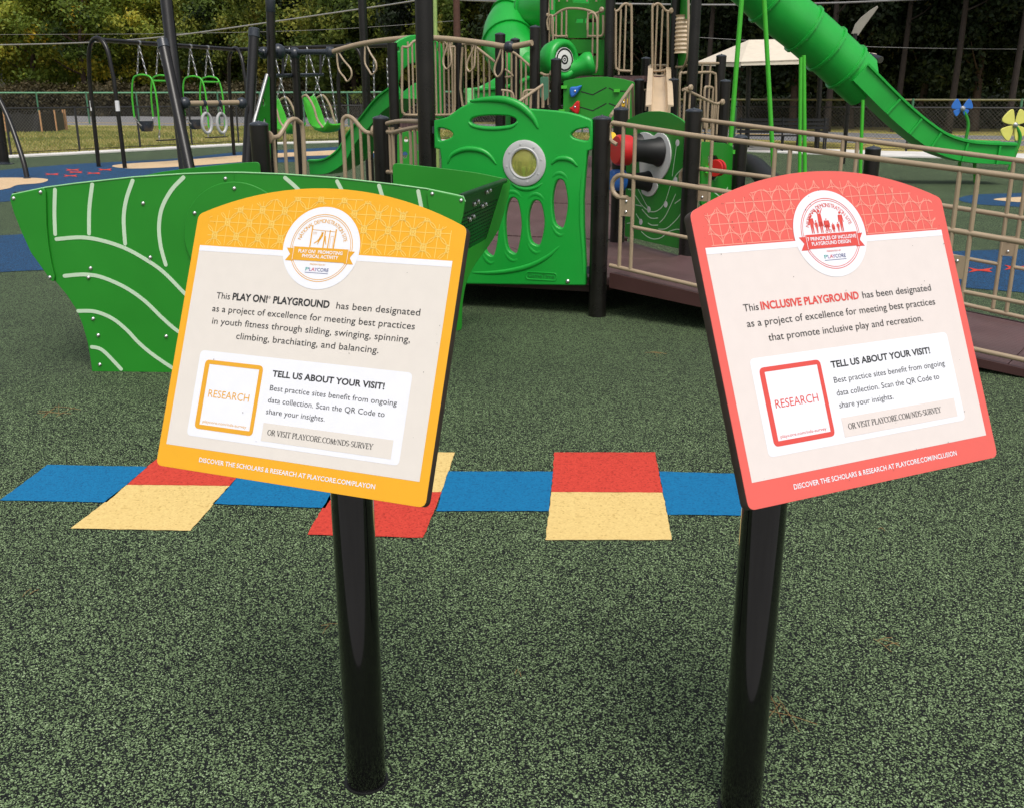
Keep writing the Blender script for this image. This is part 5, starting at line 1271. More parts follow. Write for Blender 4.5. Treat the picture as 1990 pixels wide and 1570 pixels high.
def lobe_swing(ua, ub, label):
    a, b = beam_at(ua), beam_at(ub); a.z = b.z = 2.63; mid = (a + b) / 2; W = (b - a).length
    t = thing('face_to_face_swing', label, 'swing', (mid.x, mid.y, .55), 'green framed swings')
    ztop, zb, w2, dep = 1.98, .92, W / 2, .30
    fr = MB()
    for s in (-1, 1):      # an arch on each side, its two legs front and back
        base = mid + bd_ * (w2 * .95 * s)
        pts = [base - bn_ * dep * 1.15 + Vector((0, 0, .78 - .0)), base - bn_ * dep * 1.15 + Vector((0, 0, 1.5)), base - bn_ * dep * .9 + Vector((0, 0, ztop - .10)), base - bn_ * dep * .4 + Vector((0, 0, ztop)), base + bn_ * dep * .4 + Vector((0, 0, ztop)), base + bn_ * dep * .9 + Vector((0, 0, ztop - .10)), base + bn_ * dep * 1.15 + Vector((0, 0, 1.5)), base + bn_ * dep * 1.15 + Vector((0, 0, 1.05))]
        for p in pts: p.z -= 0
        pts = [Vector((p.x, p.y, p.z - (mid.z))) + Vector((0, 0, mid.z)) - Vector((0, 0, 2.63)) + Vector((0, 0, 0)) if False else Vector((p.x, p.y, p.z - base.z)) for p in pts]
        MB().tube(smooth(pts, 5), .021, 10).build('side_hoop', M['lime'], t)
        chain(base + Vector((0, 0, 0)), Vector((base.x, base.y, 1.97)) - bn_ * dep * .45, .07, .010, parent=t)
        chain(base + Vector((0, 0, 0)), Vector((base.x, base.y, 1.97)) + bn_ * dep * .45, .07, .010, parent=t)
        chain(Vector((base.x, base.y, .80)) - bn_ * dep * 1.15, Vector((base.x, base.y, .55)) - bn_ * dep * 1.0, .07, .010, parent=t)
        chain(Vector((base.x, base.y, 1.05)) + bn_ * dep * 1.15, Vector((base.x, base.y, .82)) + bn_ * dep * 1.0 - bd_ * (s * .18), .07, .010, parent=t)
        MB().lathe([(.056, -.03), (.056, .03)], base + Vector((0, 0, .05)), bd_, 14).build('beam_hanger', M['zinc'], t)
    for z in (1.86, ):
        MB().tube([Vector((mid.x, mid.y, z)) - bd_ * w2 * .95 - bn_ * dep * .95, Vector((mid.x, mid.y, z)) + bd_ * w2 * .95 - bn_ * dep * .95], .022, 8).build('tie_bar', M['lime'], t)
    MB().box(Vector((mid.x, mid.y, .54)) - bn_ * dep, (W * 1.02, .16, .022), Matrix.Rotation(math.atan2(bd_.y, bd_.x), 3, 'Z')).build('belt_seat', M['matte_black'], t)
    cbk = Vector((mid.x, mid.y, .72)) + bn_ * dep
    MB().lathe([(.02, 0), (.12, .01), (.165, .10), (.17, .24), (.155, .24), (.15, .11), (.10, .04), (.02, .03)], cbk, (0, 0, 1), 20).build('bucket_seat', M['cap'], t, angle=1.2)
    return t
lobe_swing(270, 309, 'green framed double swing nearer the left arch of the bronze swing frame')
lobe_swing(369, 404, 'green framed double swing beyond the leaning pole, above the two grey rings')
def shell_swing(ua, ub, uc, vtop, vbot, label, D):
    """reclined moulded seat on four chains"""
    a, b = P(ua, 104, D), P(ub, 104, D); a.z = b.z = 2.64
    s0 = P(uc, vbot - 12, D); t = thing('moulded_swing_seat', label, 'swing', (s0.x, s0.y, s0.z), 'moulded green swing seats')
    k = D / 1933.0
    x = Vector((.85, -.52, 0)).normalized(); y = Vector((.52, .85, 0)).normalized(); z = Vector((0, 0, 1))
    def L(px, py, pz): return s0 + x * px + y * py + z * pz
    prof = [(-.46, .78), (-.40, .70), (-.30, .40), (-.20, .12), (-.08, .02), (.10, -.02), (.26, .0), (.36, .10), (.40, .16)]
    mb = MB(); vs = []
    for px_, pz_ in prof:
        wd = .20 if pz_ > .55 else .25
        for yy, lift in ((-wd - .03, .07), (-wd, .02), (-wd * .5, -.01), (0, -.015), (wd * .5, -.01), (wd, .02), (wd + .03, .07)): vs.append(L(px_, yy, pz_ + lift))
    n = 7; nv = len(vs); vs += [p - Vector((-.02, 0, .035)) for p in vs]
    fs = []
    for i in range(len(prof) - 1):
        for j in range(n - 1):
            q = (i * n + j, i * n + j + 1, (i + 1) * n + j + 1, (i + 1) * n + j); fs.append(q); fs.append(tuple(nv + w for w in q[::-1]))
    rim = [i * n for i in range(len(prof))] + [(len(prof) - 1) * n + j for j in range(1, n)] + [i * n + n - 1 for i in range(len(prof) - 2, -1, -1)] + [j for j in range(n - 2, 0, -1)]
    for p, q in zip(rim, rim[1:] + rim[:1]): fs.append((p, q, nv + q, nv + p))
    mb.add(vs, fs); mb.build('seat', M['lime'], t, angle=1.0)
    MB().tube(smooth([L(-.40, -.27, .74), L(-.2, -.3, .80), L(.0, -.3, .55), L(.10, -.30, .25), L(.25, -.28, .06)], 4), .028, 8).build('harness_bar', M['tan'], t)
    MB().tube(smooth([L(-.40, .27, .74), L(-.2, .3, .80), L(.0, .3, .55), L(.10, .30, .25), L(.25, .28, .06)], 4), .028, 8).build('harness_bar', M['tan'], t)
    chain(a, L(-.40, -.1, .78), .07, .010, parent=t); chain(a, L(.30, -.1, .15), .07, .010, parent=t)
    chain(b, L(-.34, .1, .76), .07, .010, parent=t); chain(b, L(.36, .1, .16), .07, .010, parent=t)
    return t
shell_swing(531, 563, 556, 215, 268, 'moulded green swing seat half hidden behind the dark climbing pole', 25.6)
shell_swing(597, 636, 628, 215, 265, 'moulded green swing seat hanging clear between the dark posts', 25.2)
bs = thing('belt_swing', 'swing chains hanging behind the tan hand loops', 'swing', P(738, 250, 24.9))
chain(P(726, 115, 24.9), P(728, 230, 24.9), .07, .010, parent=bs); chain(P(752, 115, 24.9), P(757, 230, 24.9), .07, .010, parent=bs)
MB().box(P(742, 231, 24.9), (.42, .16, .02)).build('belt_seat', M['matte_black'], bs)

# tall poles on their own
def lone_pole(u, vref, D, r, ztop, label, m='brown', zb=-.02, nm='tall_pole', du=0):
    p = P(u, vref, D); t = thing(nm, label, 'pole', (p.x, p.y, 0))
    MB().tube([(p.x, p.y, zb), (p.x + du, p.y, ztop)], r, 18).build('shaft', M[m], t)
    MB().lathe([(r * 1.8, 0), (r * 1.8, .02), (r * 1.05, .03), (r * 1.05, .06)], (p.x, p.y, 0), (0, 0, 1), 18).build('base_collar', M['cap'], t)
lone_pole(708, 60, 16.0, .064, 4.2, 'tall slim bronze pole rising out of the picture behind the tan loop ladder', du=-.02)
lone_pole(5, 300, 23.9, .125, 4.5, 'thick bronze pole at the extreme left edge of the rubber')
ll = thing('leaning_frame_leg', 'slim bronze leg leaning inward at the left, on the sand coloured patch', 'frame leg', G(53, 348))
pts = [G(53, 348), P(44, 310, 19.7), P(20, 240, 20.0), P(-10, 180, 20.2), P(-70, 90, 20.4), P(-150, 60, 20.6)]
MB().tube(smooth(pts, 5), .048, 12).build('leg', M['brown'], ll); MB().lathe([(.07, 0), (.07, .02), (.052, .03)], G(53, 348), (0, 0, 1), 14).build('base_collar', M['cap'], ll)

# ------------------------------------------------------------------ the long tube slide on the right
ts = thing('tube_slide', 'long green tube slide with an open run-out on the right', 'slide', Vector((7.2, 18.5, 0)))
DS = 18.3
axis = [(1395, -78), (1452, -40), (1508, 14), (1562, 57), (1606, 96), (1644, 131), (1668, 153)]
tp_ = [P(u, v, DS + (u - 1500) * .0015) for u, v in axis]
tpts = smooth(tp_, 4)
rr = .415
secs = [0, 7, 12, 16, 20, len(tpts) - 1]
for a, b in zip(secs[:-1], secs[1:]): MB().tube(tpts[a:b + 1], rr, 36).build('tube_section', M['roto'], ts, angle=1.5)
for k in secs[1:-1]:
    t = (tpts[k + 1] - tpts[k - 1]).normalized(); fl = MB().lathe([(rr - .01, -.022), (rr + .035, -.022), (rr + .035, .022), (rr - .01, .022)], tpts[k], t, 36).build('tube_flange', M['roto'], ts)
    x = t.cross(Vector((0, 0, 1))).normalized(); y = t.cross(x)
    bolts([tpts[k] + (x * math.cos(q) + y * math.sin(q)) * (rr + .018) + t * .022 for q in np.linspace(0, 2 * PI, 13)[:-1]], t, fl, .014)
# hood opening into the trough
e = tpts[-1]; t = (tpts[-1] - tpts[-2]).normalized(); side_ = t.cross(Vector((0, 0, 1))).normalized(); upv = side_.cross(t)
mb = MB(); vs = []; N = 28
for k, (dl, sc) in enumerate(((-.02, 1.0), (.10, 1.0), (.22, .99))):
    for j in range(N):
        q = 2 * PI * j / N; cut = max(0, math.cos(q)) * .30 * k / 2
        vs.append(e + t * (dl - cut) + (upv * math.cos(q) + side_ * math.sin(q)) * rr * sc)
mb.add(vs, [(i * N + j, i * N + (j + 1) % N, (i + 1) * N + (j + 1) % N, (i + 1) * N + j) for i in range(2) for j in range(N)])
mb.build('hood', M['roto'], ts, angle=1.5)
run = [(1648, 156), (1667, 175), (1700, 208), (1735, 241), (1775, 273), (1814, 297), (1863, 311), (1920, 315), (1952, 316)]
rp_ = [P(u, v, DS + .1) for u, v in run]
chute('run_out', rp_, .66, .34, 'roto', ts, th=.05)
rs_ = smooth(rp_, 6)
for i in (14, 21, 27, 35, 42):
    t = (rs_[i + 1] - rs_[i - 1]).normalized(); sx = t.cross(Vector((0, 0, 1))).normalized(); nz = sx.cross(t)
    MB().box(rs_[i] + sx * (.345 if sx.y < 0 else -.345) + nz * .135, (.035, .05, .32), Matrix((t, sx, nz)).transposed()).build('stiffening_rib', M['roto'], ts)
MB().lathe([(.02, 0), (.10, .0), (.12, .05)], P(1950, 309, DS + .2), (1, 0, .0), 10).build('lip_plug', M['roto'], ts)
def strut(u0, v0, u1, v1, D, r=.036, D1=None):
    a, b = P(u0, v0, D), P(u1, v1, D1 or D); d = b - a; b = a + d * ((-.02 - a.z) / d.z); return MB().tube([a, b], r, 12).build('support_leg', M['lime'], ts)
strut(1443, -20, 1420, 270, 15.5, .036); strut(1484, -20, 1501, 290, 15.4, .034); strut(1556, 112, 1554, 330, 17.6, .030); strut(1562, 108, 1564, 330, 17.9, .036)
strut(1677, 195, 1672, 330, 18.0, .030); strut(1894, 318, 1895, 348, 18.6, .030); strut(1865, 316, 1865, 340, 18.6, .030)

# cream shade canopy behind it
cn = thing('shade_canopy', 'cream fabric shade canopy on dark posts behind the tube slide', 'canopy', (8.8, 31, 0))
def CPt(u, v, D): return P(u, v, D)
Lp, Rp, Fl, Fr = CPt(1354, 121, 32.5), CPt(1704, 105, 31.5), CPt(1440, 121, 29.0), CPt(1640, 113, 28.6)
k1, k2 = CPt(1456, 78, 31.6), CPt(1516, 77, 31.2); bk0, bk1 = CPt(1420, 112, 35), CPt(1680, 106, 34.5)
vs = [Lp, Fl, Fr, Rp, bk1, bk0, k1, k2]; fs = [(0, 1, 6), (1, 2, 7, 6), (2, 3, 7), (3, 4, 7), (4, 5, 6, 7), (5, 0, 6)]
me = MB(); me.add(vs + [p - Vector((0, 0, .05)) for p in vs], fs + [tuple(8 + i for i in f[::-1]) for f in fs] + [(a, (a + 8), (b + 8), b) for a, b in ((0, 1), (1, 2), (2, 3), (3, 4), (4, 5), (5, 0))])
me.build('fabric_roof', M['canopy'], cn, smooth=False)
vs2 = [(Lp, Fl), (Fl, Fr), (Fr, Rp)]
for i, (p, q) in enumerate(vs2):
    m_ = MB(); m_.add([p, q, q - Vector((0, 0, .14)), p - Vector((0, 0, .10)), p + Vector((0, .03, -.02)), q + Vector((0, .03, -.02)), q + Vector((0, .03, -.14)), p + Vector((0, .03, -.10))], [(0, 1, 2, 3), (7, 6, 5, 4), (3, 2, 6, 7)]); m_.build('valance', M['canopy'], cn, smooth=False)
for u0, u1, D in ((1456, 1452, 31.5), (1596, 1588, 30.6)):
    a = P(u0, 110, D); b = P(u1, 280, D); MB().tube([(a.x, a.y, a.z), (b.x, b.y, -.02)], .075, 16).build('post', M['brown'], cn)
    MB().box((b.x, b.y, .02), (.36, .36, .03)).build('base_plate', M['brown'], cn)
MB().tube([P(1690, 110, 31.0), P(1712, 117, 30.6)], .10, 12).build('corner_fitting', M['cap'], cn)
MB().tube([P(1456, 112, 31.5), P(1596, 110, 30.6), P(1690, 110, 31.0)], .05, 10).build('header_beam', M['brown'], cn)
# tapered grey blade standing up behind the slide
bl = thing('wing_blade', 'slim grey tapered blade on a pole rising behind the green tube slide', 'blade', P(1665, 64, 24.0) * 1.0)
bpl = plane_uv(1640, 24.0, 1710, 24.0)
blade = sheet('blade', [[bpl.st(u, v) for u, v in ((1655, 66), (1662, 48), (1674, 34), (1692, 20), (1705, 12), (1707, 15), (1698, 28), (1686, 44), (1676, 58), (1668, 70))]], .03, .008, mat('pale_grey_sheet', (0.27, 0.25, 0.21), .5), bl, bpl.mat())
q = P(1662, 66, 24.02); MB().tube([(q.x, q.y, 0), (q.x, q.y, q.z)], .05, 12).build('pole', M['brown'], bl)
# bench
bn = thing('park_bench', 'dark metal park bench on the pale path behind the slide legs', 'bench', P(1520, 285, 29.5))
WPOS[bn.name].z = 0; bn.location.z = 0
bx0, bx1 = P(1432, 280, 29.6), P(1610, 280, 29.2)
bd2 = (bx1 - bx0); bd2.z = 0; R = Matrix.Rotation(math.atan2(bd2.y, bd2.x), 3, 'Z'); bc = (bx0 + bx1) / 2; wdt = bd2.length; nb = R @ Vector((0, 1, 0))
bc.z = 0
for k in range(4): MB().box(bc + Vector((0, 0, .45)) + nb * (-.18 + .115 * k), (wdt, .09, .03), R).build('seat_slat', M['matte_black'], bn)
for k in range(4): MB().box(bc + Vector((0, 0, .55 + .11 * k)) + nb * (.24 + .02 * k), (wdt, .025, .075), R).build('back_slat', M['matte_black'], bn)
for s in (-.46, 0, .46):
    for o_, z_ in ((-.16, .44), (.22, .95)): MB().tube([bc + R @ Vector((wdt * s, 0, 0)) + nb * o_ + Vector((0, 0, .03)), bc + R @ Vector((wdt * s, 0, 0)) + nb * (o_ + (.06 if z_ > .5 else 0)) + Vector((0, 0, z_))], .025, 8).build('leg', M['matte_black'], bn)
# pinwheel flowers
def flower(u, v, D, col, ub, vb, petals, label, r, rot=0.0, yawx=1.0):
    c = P(u, v, D); b = P(ub, vb, D); t = thing('wind_flower', label, 'play flower', (b.x, b.y, 0), 'tall play flowers')
    b.z = max(0.0, b.z)
    st = smooth([Vector((b.x, b.y, 0)), Vector((b.x, b.y, 0)).lerp(c, .4) + Vector((.10, 0, 0)), Vector((b.x, b.y, 0)).lerp(c, .75) + Vector((.16, 0.02, 0)), c + Vector((.03, .05, 0))], 6)
    MB().tube(st, .035, 10).build('stem', M['fence_green'] if False else M['hdpe'], t)
    fpl = Matrix(((yawx, 0, 0.0, c.x), (0.0, 0, -1, c.y), (0, 1, 0, c.z), (0, 0, 0, 1)))
    fpl = Matrix.Translation(c) @ Matrix.Rotation(rot, 4, 'Z') @ Matrix(((1, 0, 0, 0), (0, 0, -1, 0), (0, 1, 0, 0), (0, 0, 0, 1)))
    for a0, l_, w_ in petals:
        pts = [(.05, -.03), (l_ * .45, -w_ * .65), (l_ * .85, -w_), (l_, -w_ * .6), (l_ * 1.02, 0), (l_, w_ * .6), (l_ * .85, w_), (l_ * .45, w_ * .65), (.05, .03)]
        ca, sa = math.cos(a0), math.sin(a0)
        lp_ = [(p.x * ca - p.y * sa, p.x * sa + p.y * ca) for p in smooth([(x * r, y * r, 0) for x, y in pts], 4, True)]
        sheet('petal', [lp_], .03, .008, M[col], t, fpl)
    MB().lathe([(.05, 0), (.06, .03), (.03, .07), (.002, .075)], c, fpl.to_3x3() @ Vector((0, 0, 1)), 16).build('hub', M['zinc'], t)
flower(1870, 212, 23.0, 'blue', 1868, 290, [(2.62, 1.0, .46), (3.75, 0.80, .30), (.50, 1.0, .46), (-.62, .70, .28)], 'blue pinwheel flower on a curved green stem beyond the slide exit', .25, .15)
flower(1972, 244, 22.0, 'lemon', 1962, 320, [(PI * .25 + PI / 2 * k, 1.0, .50) for k in range(4)], 'lemon yellow pinwheel flower at the extreme right edge', .33, .25)

# ------------------------------------------------------------------ fences
def chain_fence(name, label, line, h, posts_every, rail_m, post_m, wire_m, pitch, wr, base=0.0, post_r=.03, rail_r=.021, mid=False, wire=True, group=None):
    pts = [Vector((p[0], p[1], 0)) for p in line]; mid_ = sum(pts, Vector()) / len(pts)
    t = thing(name, label, 'fence', mid_, group)
    mb = MB(); mb.tube([p + Vector((0, 0, h)) for p in pts], rail_r, 8); mb.build('top_rail', rail_m, t)
    if mid: MB().tube([p + Vector((0, 0, .08)) for p in pts], rail_r * .5, 6).build('bottom_wire', rail_m, t)
    wb = MB(); first = None
    for a, b in zip(pts[:-1], pts[1:]):
        L = (b - a).length; d = (b - a) / L; n = max(1, round(L / posts_every))
        for k in range(n + (1 if b is pts[-1] else 0)):
            p = a + d * (L * k / n)
            if first is None:
                m_ = MB(); m_.tube([p + Vector((0, 0, -.02)), p + Vector((0, 0, h + .04))], post_r, 10); first = m_.build('post', post_m, t); base0 = WPOS[first.name] - p
            else: o = bpy.data.objects.new('post', first.data); link(o, t, p + base0)
        if wire:
            q = pitch; k = -h
            nrm = Vector((-d.y, d.x, 0)) * wr; uz = Vector((0, 0, wr))
            while k < L:
                for sg in (1, -1):
                    x0, x1 = (k, k + h) if sg > 0 else (k + h, k); z0, z1 = 0.02, h
                    # clip to the panel
                    lo, hi = 0.0, 1.0
                    dx = x1 - x0
                    ta, tb = sorted(((0 - x0) / dx, (L - x0) / dx)); lo, hi = max(lo, ta), min(hi, tb)
                    if hi - lo > .02:
                        p0 = a + d * (x0 + dx * lo) + Vector((0, 0, z0 + (z1 - z0) * lo)); p1 = a + d * (x0 + dx * hi) + Vector((0, 0, z0 + (z1 - z0) * hi))
                        dd = (p1 - p0).normalized(); s_ = dd.cross(nrm).normalized() * wr
                        off = nrm * (.6 if sg > 0 else -.6)
                        wb.add([p0 + off - nrm, p0 + off + s_, p0 + off - s_ + nrm * .6, p1 + off - nrm, p1 + off + s_, p1 + off - s_ + nrm * .6], [(0, 1, 4, 3), (1, 2, 5, 4), (2, 0, 3, 5)])
                k += q
    if wire:
        o = wb.build('chain_link_mesh', wire_m, t, smooth=False); o['kind'] = 'stuff'
    return t
M['wire_black'] = mat('black_vinyl_wire', (0.02, 0.02, 0.021), 0.5, 0.1)
M['wire_grey'] = mat('galvanised_wire', (0.10, 0.095, 0.08), 0.45, 0.1)
M['rail_gold'] = mat('weathered_rail', (0.16, 0.15, 0.075), 0.5, 0.2)
M['rail_green'] = mat('pale_green_rail', (0.14, 0.33, 0.20), 0.5, 0.1)
chain_fence('chain_link_fence', 'black chain link fence along the grass at the far left of the rubber', [(-30, 21.6), (-13.4, 27.4), (-11.3, 31.2), (-9.2, 34.6), (-5.4, 37.2), (-1.4, 37.6), (3.6, 35.2)], 1.22, 2.6, M['wire_black'], M['wire_black'], M['wire_grey'], .095, .0024, mid=True)
chain_fence('chain_link_fence', 'black chain link fence behind the path and bench on the right', [(3.8, 35.2), (8.6, 31.0), (11.3, 29.4), (14.4, 28.2), (27, 23.2)], 1.22, 2.6, M['wire_black'], M['wire_black'], M['wire_grey'], .095, .0024, mid=True)
chain_fence('green_rail_fence', 'taller pale green fence on the near side of the road on the left', [(-40, 62), (-22, 61), (-9, 57), (2, 45)], 1.75, 3.0, M['rail_green'], M['fence_green'], M['wire_grey'], .2, .003, post_r=.05, rail_r=.045)
chain_fence('green_rail_fence', 'fence with weathered gold top rail and green posts beside the road on the right', [(3, 44), (9.5, 34.0), (12.5, 32.4), (18, 29.8), (30, 25.5)], 1.42, 3.0, M['rail_gold'], M['fence_green'], M['wire_grey'], .14, .0022, post_r=.04, rail_r=.03)
# silt fence and stakes
sf = thing('silt_fence', 'low black fabric barrier with raw wooden stakes on the grass at far left', 'barrier', P(70, 240, 46))
WPOS[sf.name].z = 0; sf.location.z = 0
sl = [P(-40, 248, 45), P(15, 249, 45.5), P(82, 250, 46), P(112, 249, 47), P(131, 246, 49)]
for p in sl: p.z = 0
mb = MB(); pts = []
for a, b in zip(sl[:-1], sl[1:]):
    for k in range(6): pts.append(a.lerp(b, k / 6))
pts.append(sl[-1]); vs = []
for i, p in enumerate(pts):
    hgt = .82 + .05 * math.sin(i * 1.7) - .05 * (i % 6 == 3); vs += [p + Vector((0, .03 * math.sin(i * 2.1), -.02)), p + Vector((0, .04 * math.sin(i * 1.3), hgt)), p + Vector((0, .03 + .04 * math.sin(i * 1.3), hgt)), p + Vector((0, .03 + .03 * math.sin(i * 2.1), -.02))]
mb.add(vs, [(i * 4 + k, i * 4 + (k + 1) % 4, i * 4 + 4 + (k + 1) % 4, i * 4 + 4 + k) for i in range(len(pts) - 1) for k in range(4)])
mb.build('fabric', M['matte_black'], sf, smooth=False)
for u, D in ((12, 45.4), (82, 45.8), (111, 46.8), (127, 48.5), (131, 48.7)):
    p = P(u, 249, D); MB().box((p.x, p.y - .06, .45), (.06, .04, 1.0), Matrix.Rotation(random.uniform(-.03, .05), 3, 'Y')).build('stake', M['wood'], sf)

# ------------------------------------------------------------------ a house far left, cables, utility pole
hs = thing('house', 'pale sided house peeping under the trees at the far left', 'house', P(15, 200, 100))
WPOS[hs.name].z = 0; hs.location.z = 0
hc = P(12, 200, 100)
MB().box((hc.x, hc.y, 1.6), (4.2, 6, 3.2)).build('wall', M['siding'], hs, smooth=False)
mb = MB(); x0, x1, y0, y1 = hc.x - 2.4, hc.x + 2.4, hc.y - 3.3, hc.y + 3.3
mb.add([(x0, y0, 3.18), (x1, y0, 3.18), (x1, y1, 3.18), (x0, y1, 3.18), (x0, hc.y, 4.9), (x1, hc.y, 4.9)], [(0, 1, 5, 4), (2, 3, 4, 5), (0, 4, 3), (1, 2, 5), (0, 3, 2, 1)]); mb.build('roof', M['roofing'], hs, smooth=False)
w = MB().box((hc.x + .6, hc.y - 3.02, 1.9), (.9, .08, 1.1)).build('window', M['white'], hs, smooth=False)
MB().box((hc.x + .6, hc.y - 3.07, 1.9), (.74, .03, .94)).build('pane', M['matte_black'], w, smooth=False)
def cable(uv, D0, D1, r, label):
    pts = [P(u, v, D0 + (D1 - D0) * i / (len(uv) - 1)) for i, (u, v) in enumerate(uv)]
    props(MB().tube(smooth(pts, 5), r, 6).build('power_cable', M['cable'], None), label, 'cable', 'cables above the road')
cable([(-300, 93), (0, 88), (180, 83), (330, 71), (490, 49), (640, 27), (800, 3), (960, -26)], 50, 46, .034, 'thick power cable sagging up across the trees from the left')
cable([(-300, 70), (0, 68), (330, 66), (640, 58), (900, 40)], 56, 54, .010, 'thin cable just above the thick one in front of the left trees')
cable([(880, 0), (990, 4), (1360, 10), (1600, 7), (1810, -2), (2100, -16)], 50, 40, .04, 'pale cable crossing the dark woods behind the tube slide')
cable([(1300, 70), (1700, 92), (2100, 97)], 48, 44, .012, 'faint thin cable across the dark woods on the right')
up_ = thing('utility_pole', 'reddish brown wooden utility pole behind the tan loop ladder', 'pole', P(888, 100, 44))
WPOS[up_.name].z = 0; up_.location.z = 0
p = P(888, 60, 44); MB().tube([(p.x, p.y, 0), (p.x, p.y, 8.5)], [.17, .12], 14).build('shaft', mat('red_brown_pole', (.075, .032, .022), .8, .2), up_)
MB().box((p.x, p.y - .15, 7.6), (1.8, .1, .12)).build('crossarm', M['bark'], up_)

# ------------------------------------------------------------------ trees
def leaf_mat(name, stops, transl=0.35):
    m, n, l, b = new_mat(name)
    at = n.new('ShaderNodeAttribute'); at.attribute_name = 'tint'
    oi = n.new('ShaderNodeObjectInfo')
    ad = n.new('ShaderNodeMath'); ad.operation = 'MULTIPLY_ADD'; ad.inputs[1].default_value = 0.22
    sb = n.new('ShaderNodeMath'); sb.operation = 'SUBTRACT'; sb.inputs[1].default_value = 0.11
    l.new(oi.outputs['Random'], ad.inputs[0]); l.new(at.outputs['Fac'], ad.inputs[2]); l.new(ad.outputs[0], sb.inputs[0])
    rp = n.new('ShaderNodeValToRGB'); e = rp.color_ramp.elements
    e[0].position = stops[0][0]; e[0].color = stops[0][1] + (1,); e[1].position = stops[-1][0]; e[1].color = stops[-1][1] + (1,)
    for pos, c in stops[1:-1]: k = e.new(pos); k.color = c + (1,)
    l.new(sb.outputs[0], rp.inputs['Fac']); l.new(rp.outputs['Color'], b.inputs['Base Color'])
    b.inputs['Roughness'].default_value = 0.55; b.inputs['Specular IOR Level'].default_value = 0.3
    tr = n.new('ShaderNodeBsdfTranslucent'); mx = n.new('ShaderNodeMixShader'); mx.inputs[0].default_value = transl
    l.new(rp.outputs['Color'], tr.inputs['Color']); l.new(b.outputs[0], mx.inputs[1]); l.new(tr.outputs[0], mx.inputs[2])
    l.new(mx.outputs[0], n['Material Output'].inputs[0]); return m
M['leaf_green'] = leaf_mat('leaves_green_turning', [(0, (0.022, 0.045, 0.008)), (.36, (0.17, 0.24, 0.03)), (.62, (0.40, 0.40, 0.05)), (.90, (0.80, 0.52, 0.04))])
M['leaf_olive'] = leaf_mat('leaves_olive', [(0, (0.016, 0.034, 0.008)), (.38, (0.10, 0.15, 0.022)), (.72, (0.26, 0.275, 0.04)), (1, (0.26, 0.2, 0.03))])
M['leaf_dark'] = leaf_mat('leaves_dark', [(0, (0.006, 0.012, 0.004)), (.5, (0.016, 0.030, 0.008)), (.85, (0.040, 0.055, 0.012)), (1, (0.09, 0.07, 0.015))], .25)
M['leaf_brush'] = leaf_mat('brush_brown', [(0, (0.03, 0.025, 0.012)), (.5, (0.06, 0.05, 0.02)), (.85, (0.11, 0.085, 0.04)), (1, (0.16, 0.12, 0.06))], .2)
def leaf_mesh(name, seed, rad, n_clump, per, size, shell=.55, spread=.16, droop=0.0):
    """thousands of separate leaf faces gathered in uneven clumps through the crown"""
    r = np.random.default_rng(seed); rx, ry, rz = rad
    d = r.normal(size=(n_clump, 3)); d /= np.linalg.norm(d, axis=1)[:, None]
    rr_ = (shell + (1 - shell) * r.random(n_clump)) ** 1.0
    rr_ *= 1 + .22 * np.sin(d[:, 0] * 5 + seed) * np.cos(d[:, 2] * 4 + seed * 2)
    cc = d * rr_[:, None]
    ct = r.normal(.42, .20, n_clump)
    cs = spread * (.6 + .8 * r.random(n_clump))
    idx = np.repeat(np.arange(n_clump), per); N = len(idx)
    off = r.normal(size=(N, 3)) * cs[idx][:, None]; off[:, 2] *= .62
    off[:, 2] -= droop * np.abs(off[:, 0] + off[:, 1])
    c = (cc[idx] + off) * np.array([rx, ry, rz])
    nrm = r.normal(size=(N, 3)) * .8 + cc[idx] * .7 + np.array([0, 0, .55]); nrm /= np.linalg.norm(nrm, axis=1)[:, None]
    t = r.normal(size=(N, 3)); t -= nrm * (t * nrm).sum(1)[:, None]; t /= np.linalg.norm(t, axis=1)[:, None]
    b = np.cross(nrm, t); s = size * (.55 + .9 * r.random(N))[:, None]
    v = np.stack([c - t * s, c - b * s * .55 + nrm * s * .12, c + t * s, c + b * s * .55 + nrm * s * .12], 1).reshape(-1, 3)
    me = bpy.data.meshes.new(name); me.vertices.add(N * 4); me.vertices.foreach_set('co', v.astype(np.float32).ravel())
    me.loops.add(N * 4); me.loops.foreach_set('vertex_index', np.arange(N * 4, dtype=np.int32))
    me.polygons.add(N); me.polygons.foreach_set('loop_start', np.arange(0, N * 4, 4, dtype=np.int32)); me.polygons.foreach_set('loop_total', np.full(N, 4, np.int32))
    me.update(calc_edges=True)
    a = me.attributes.new('tint', 'FLOAT', 'POINT')
    a.data.foreach_set('value', np.repeat(ct[idx] + r.normal(0, .07, N), 4).astype(np.float32))
    return me
M['bark_dark'] = mat('dark_pine_bark', (0.022, 0.015, 0.011), 0.9, 0.4, 9, bump=0.8, bscale=20)
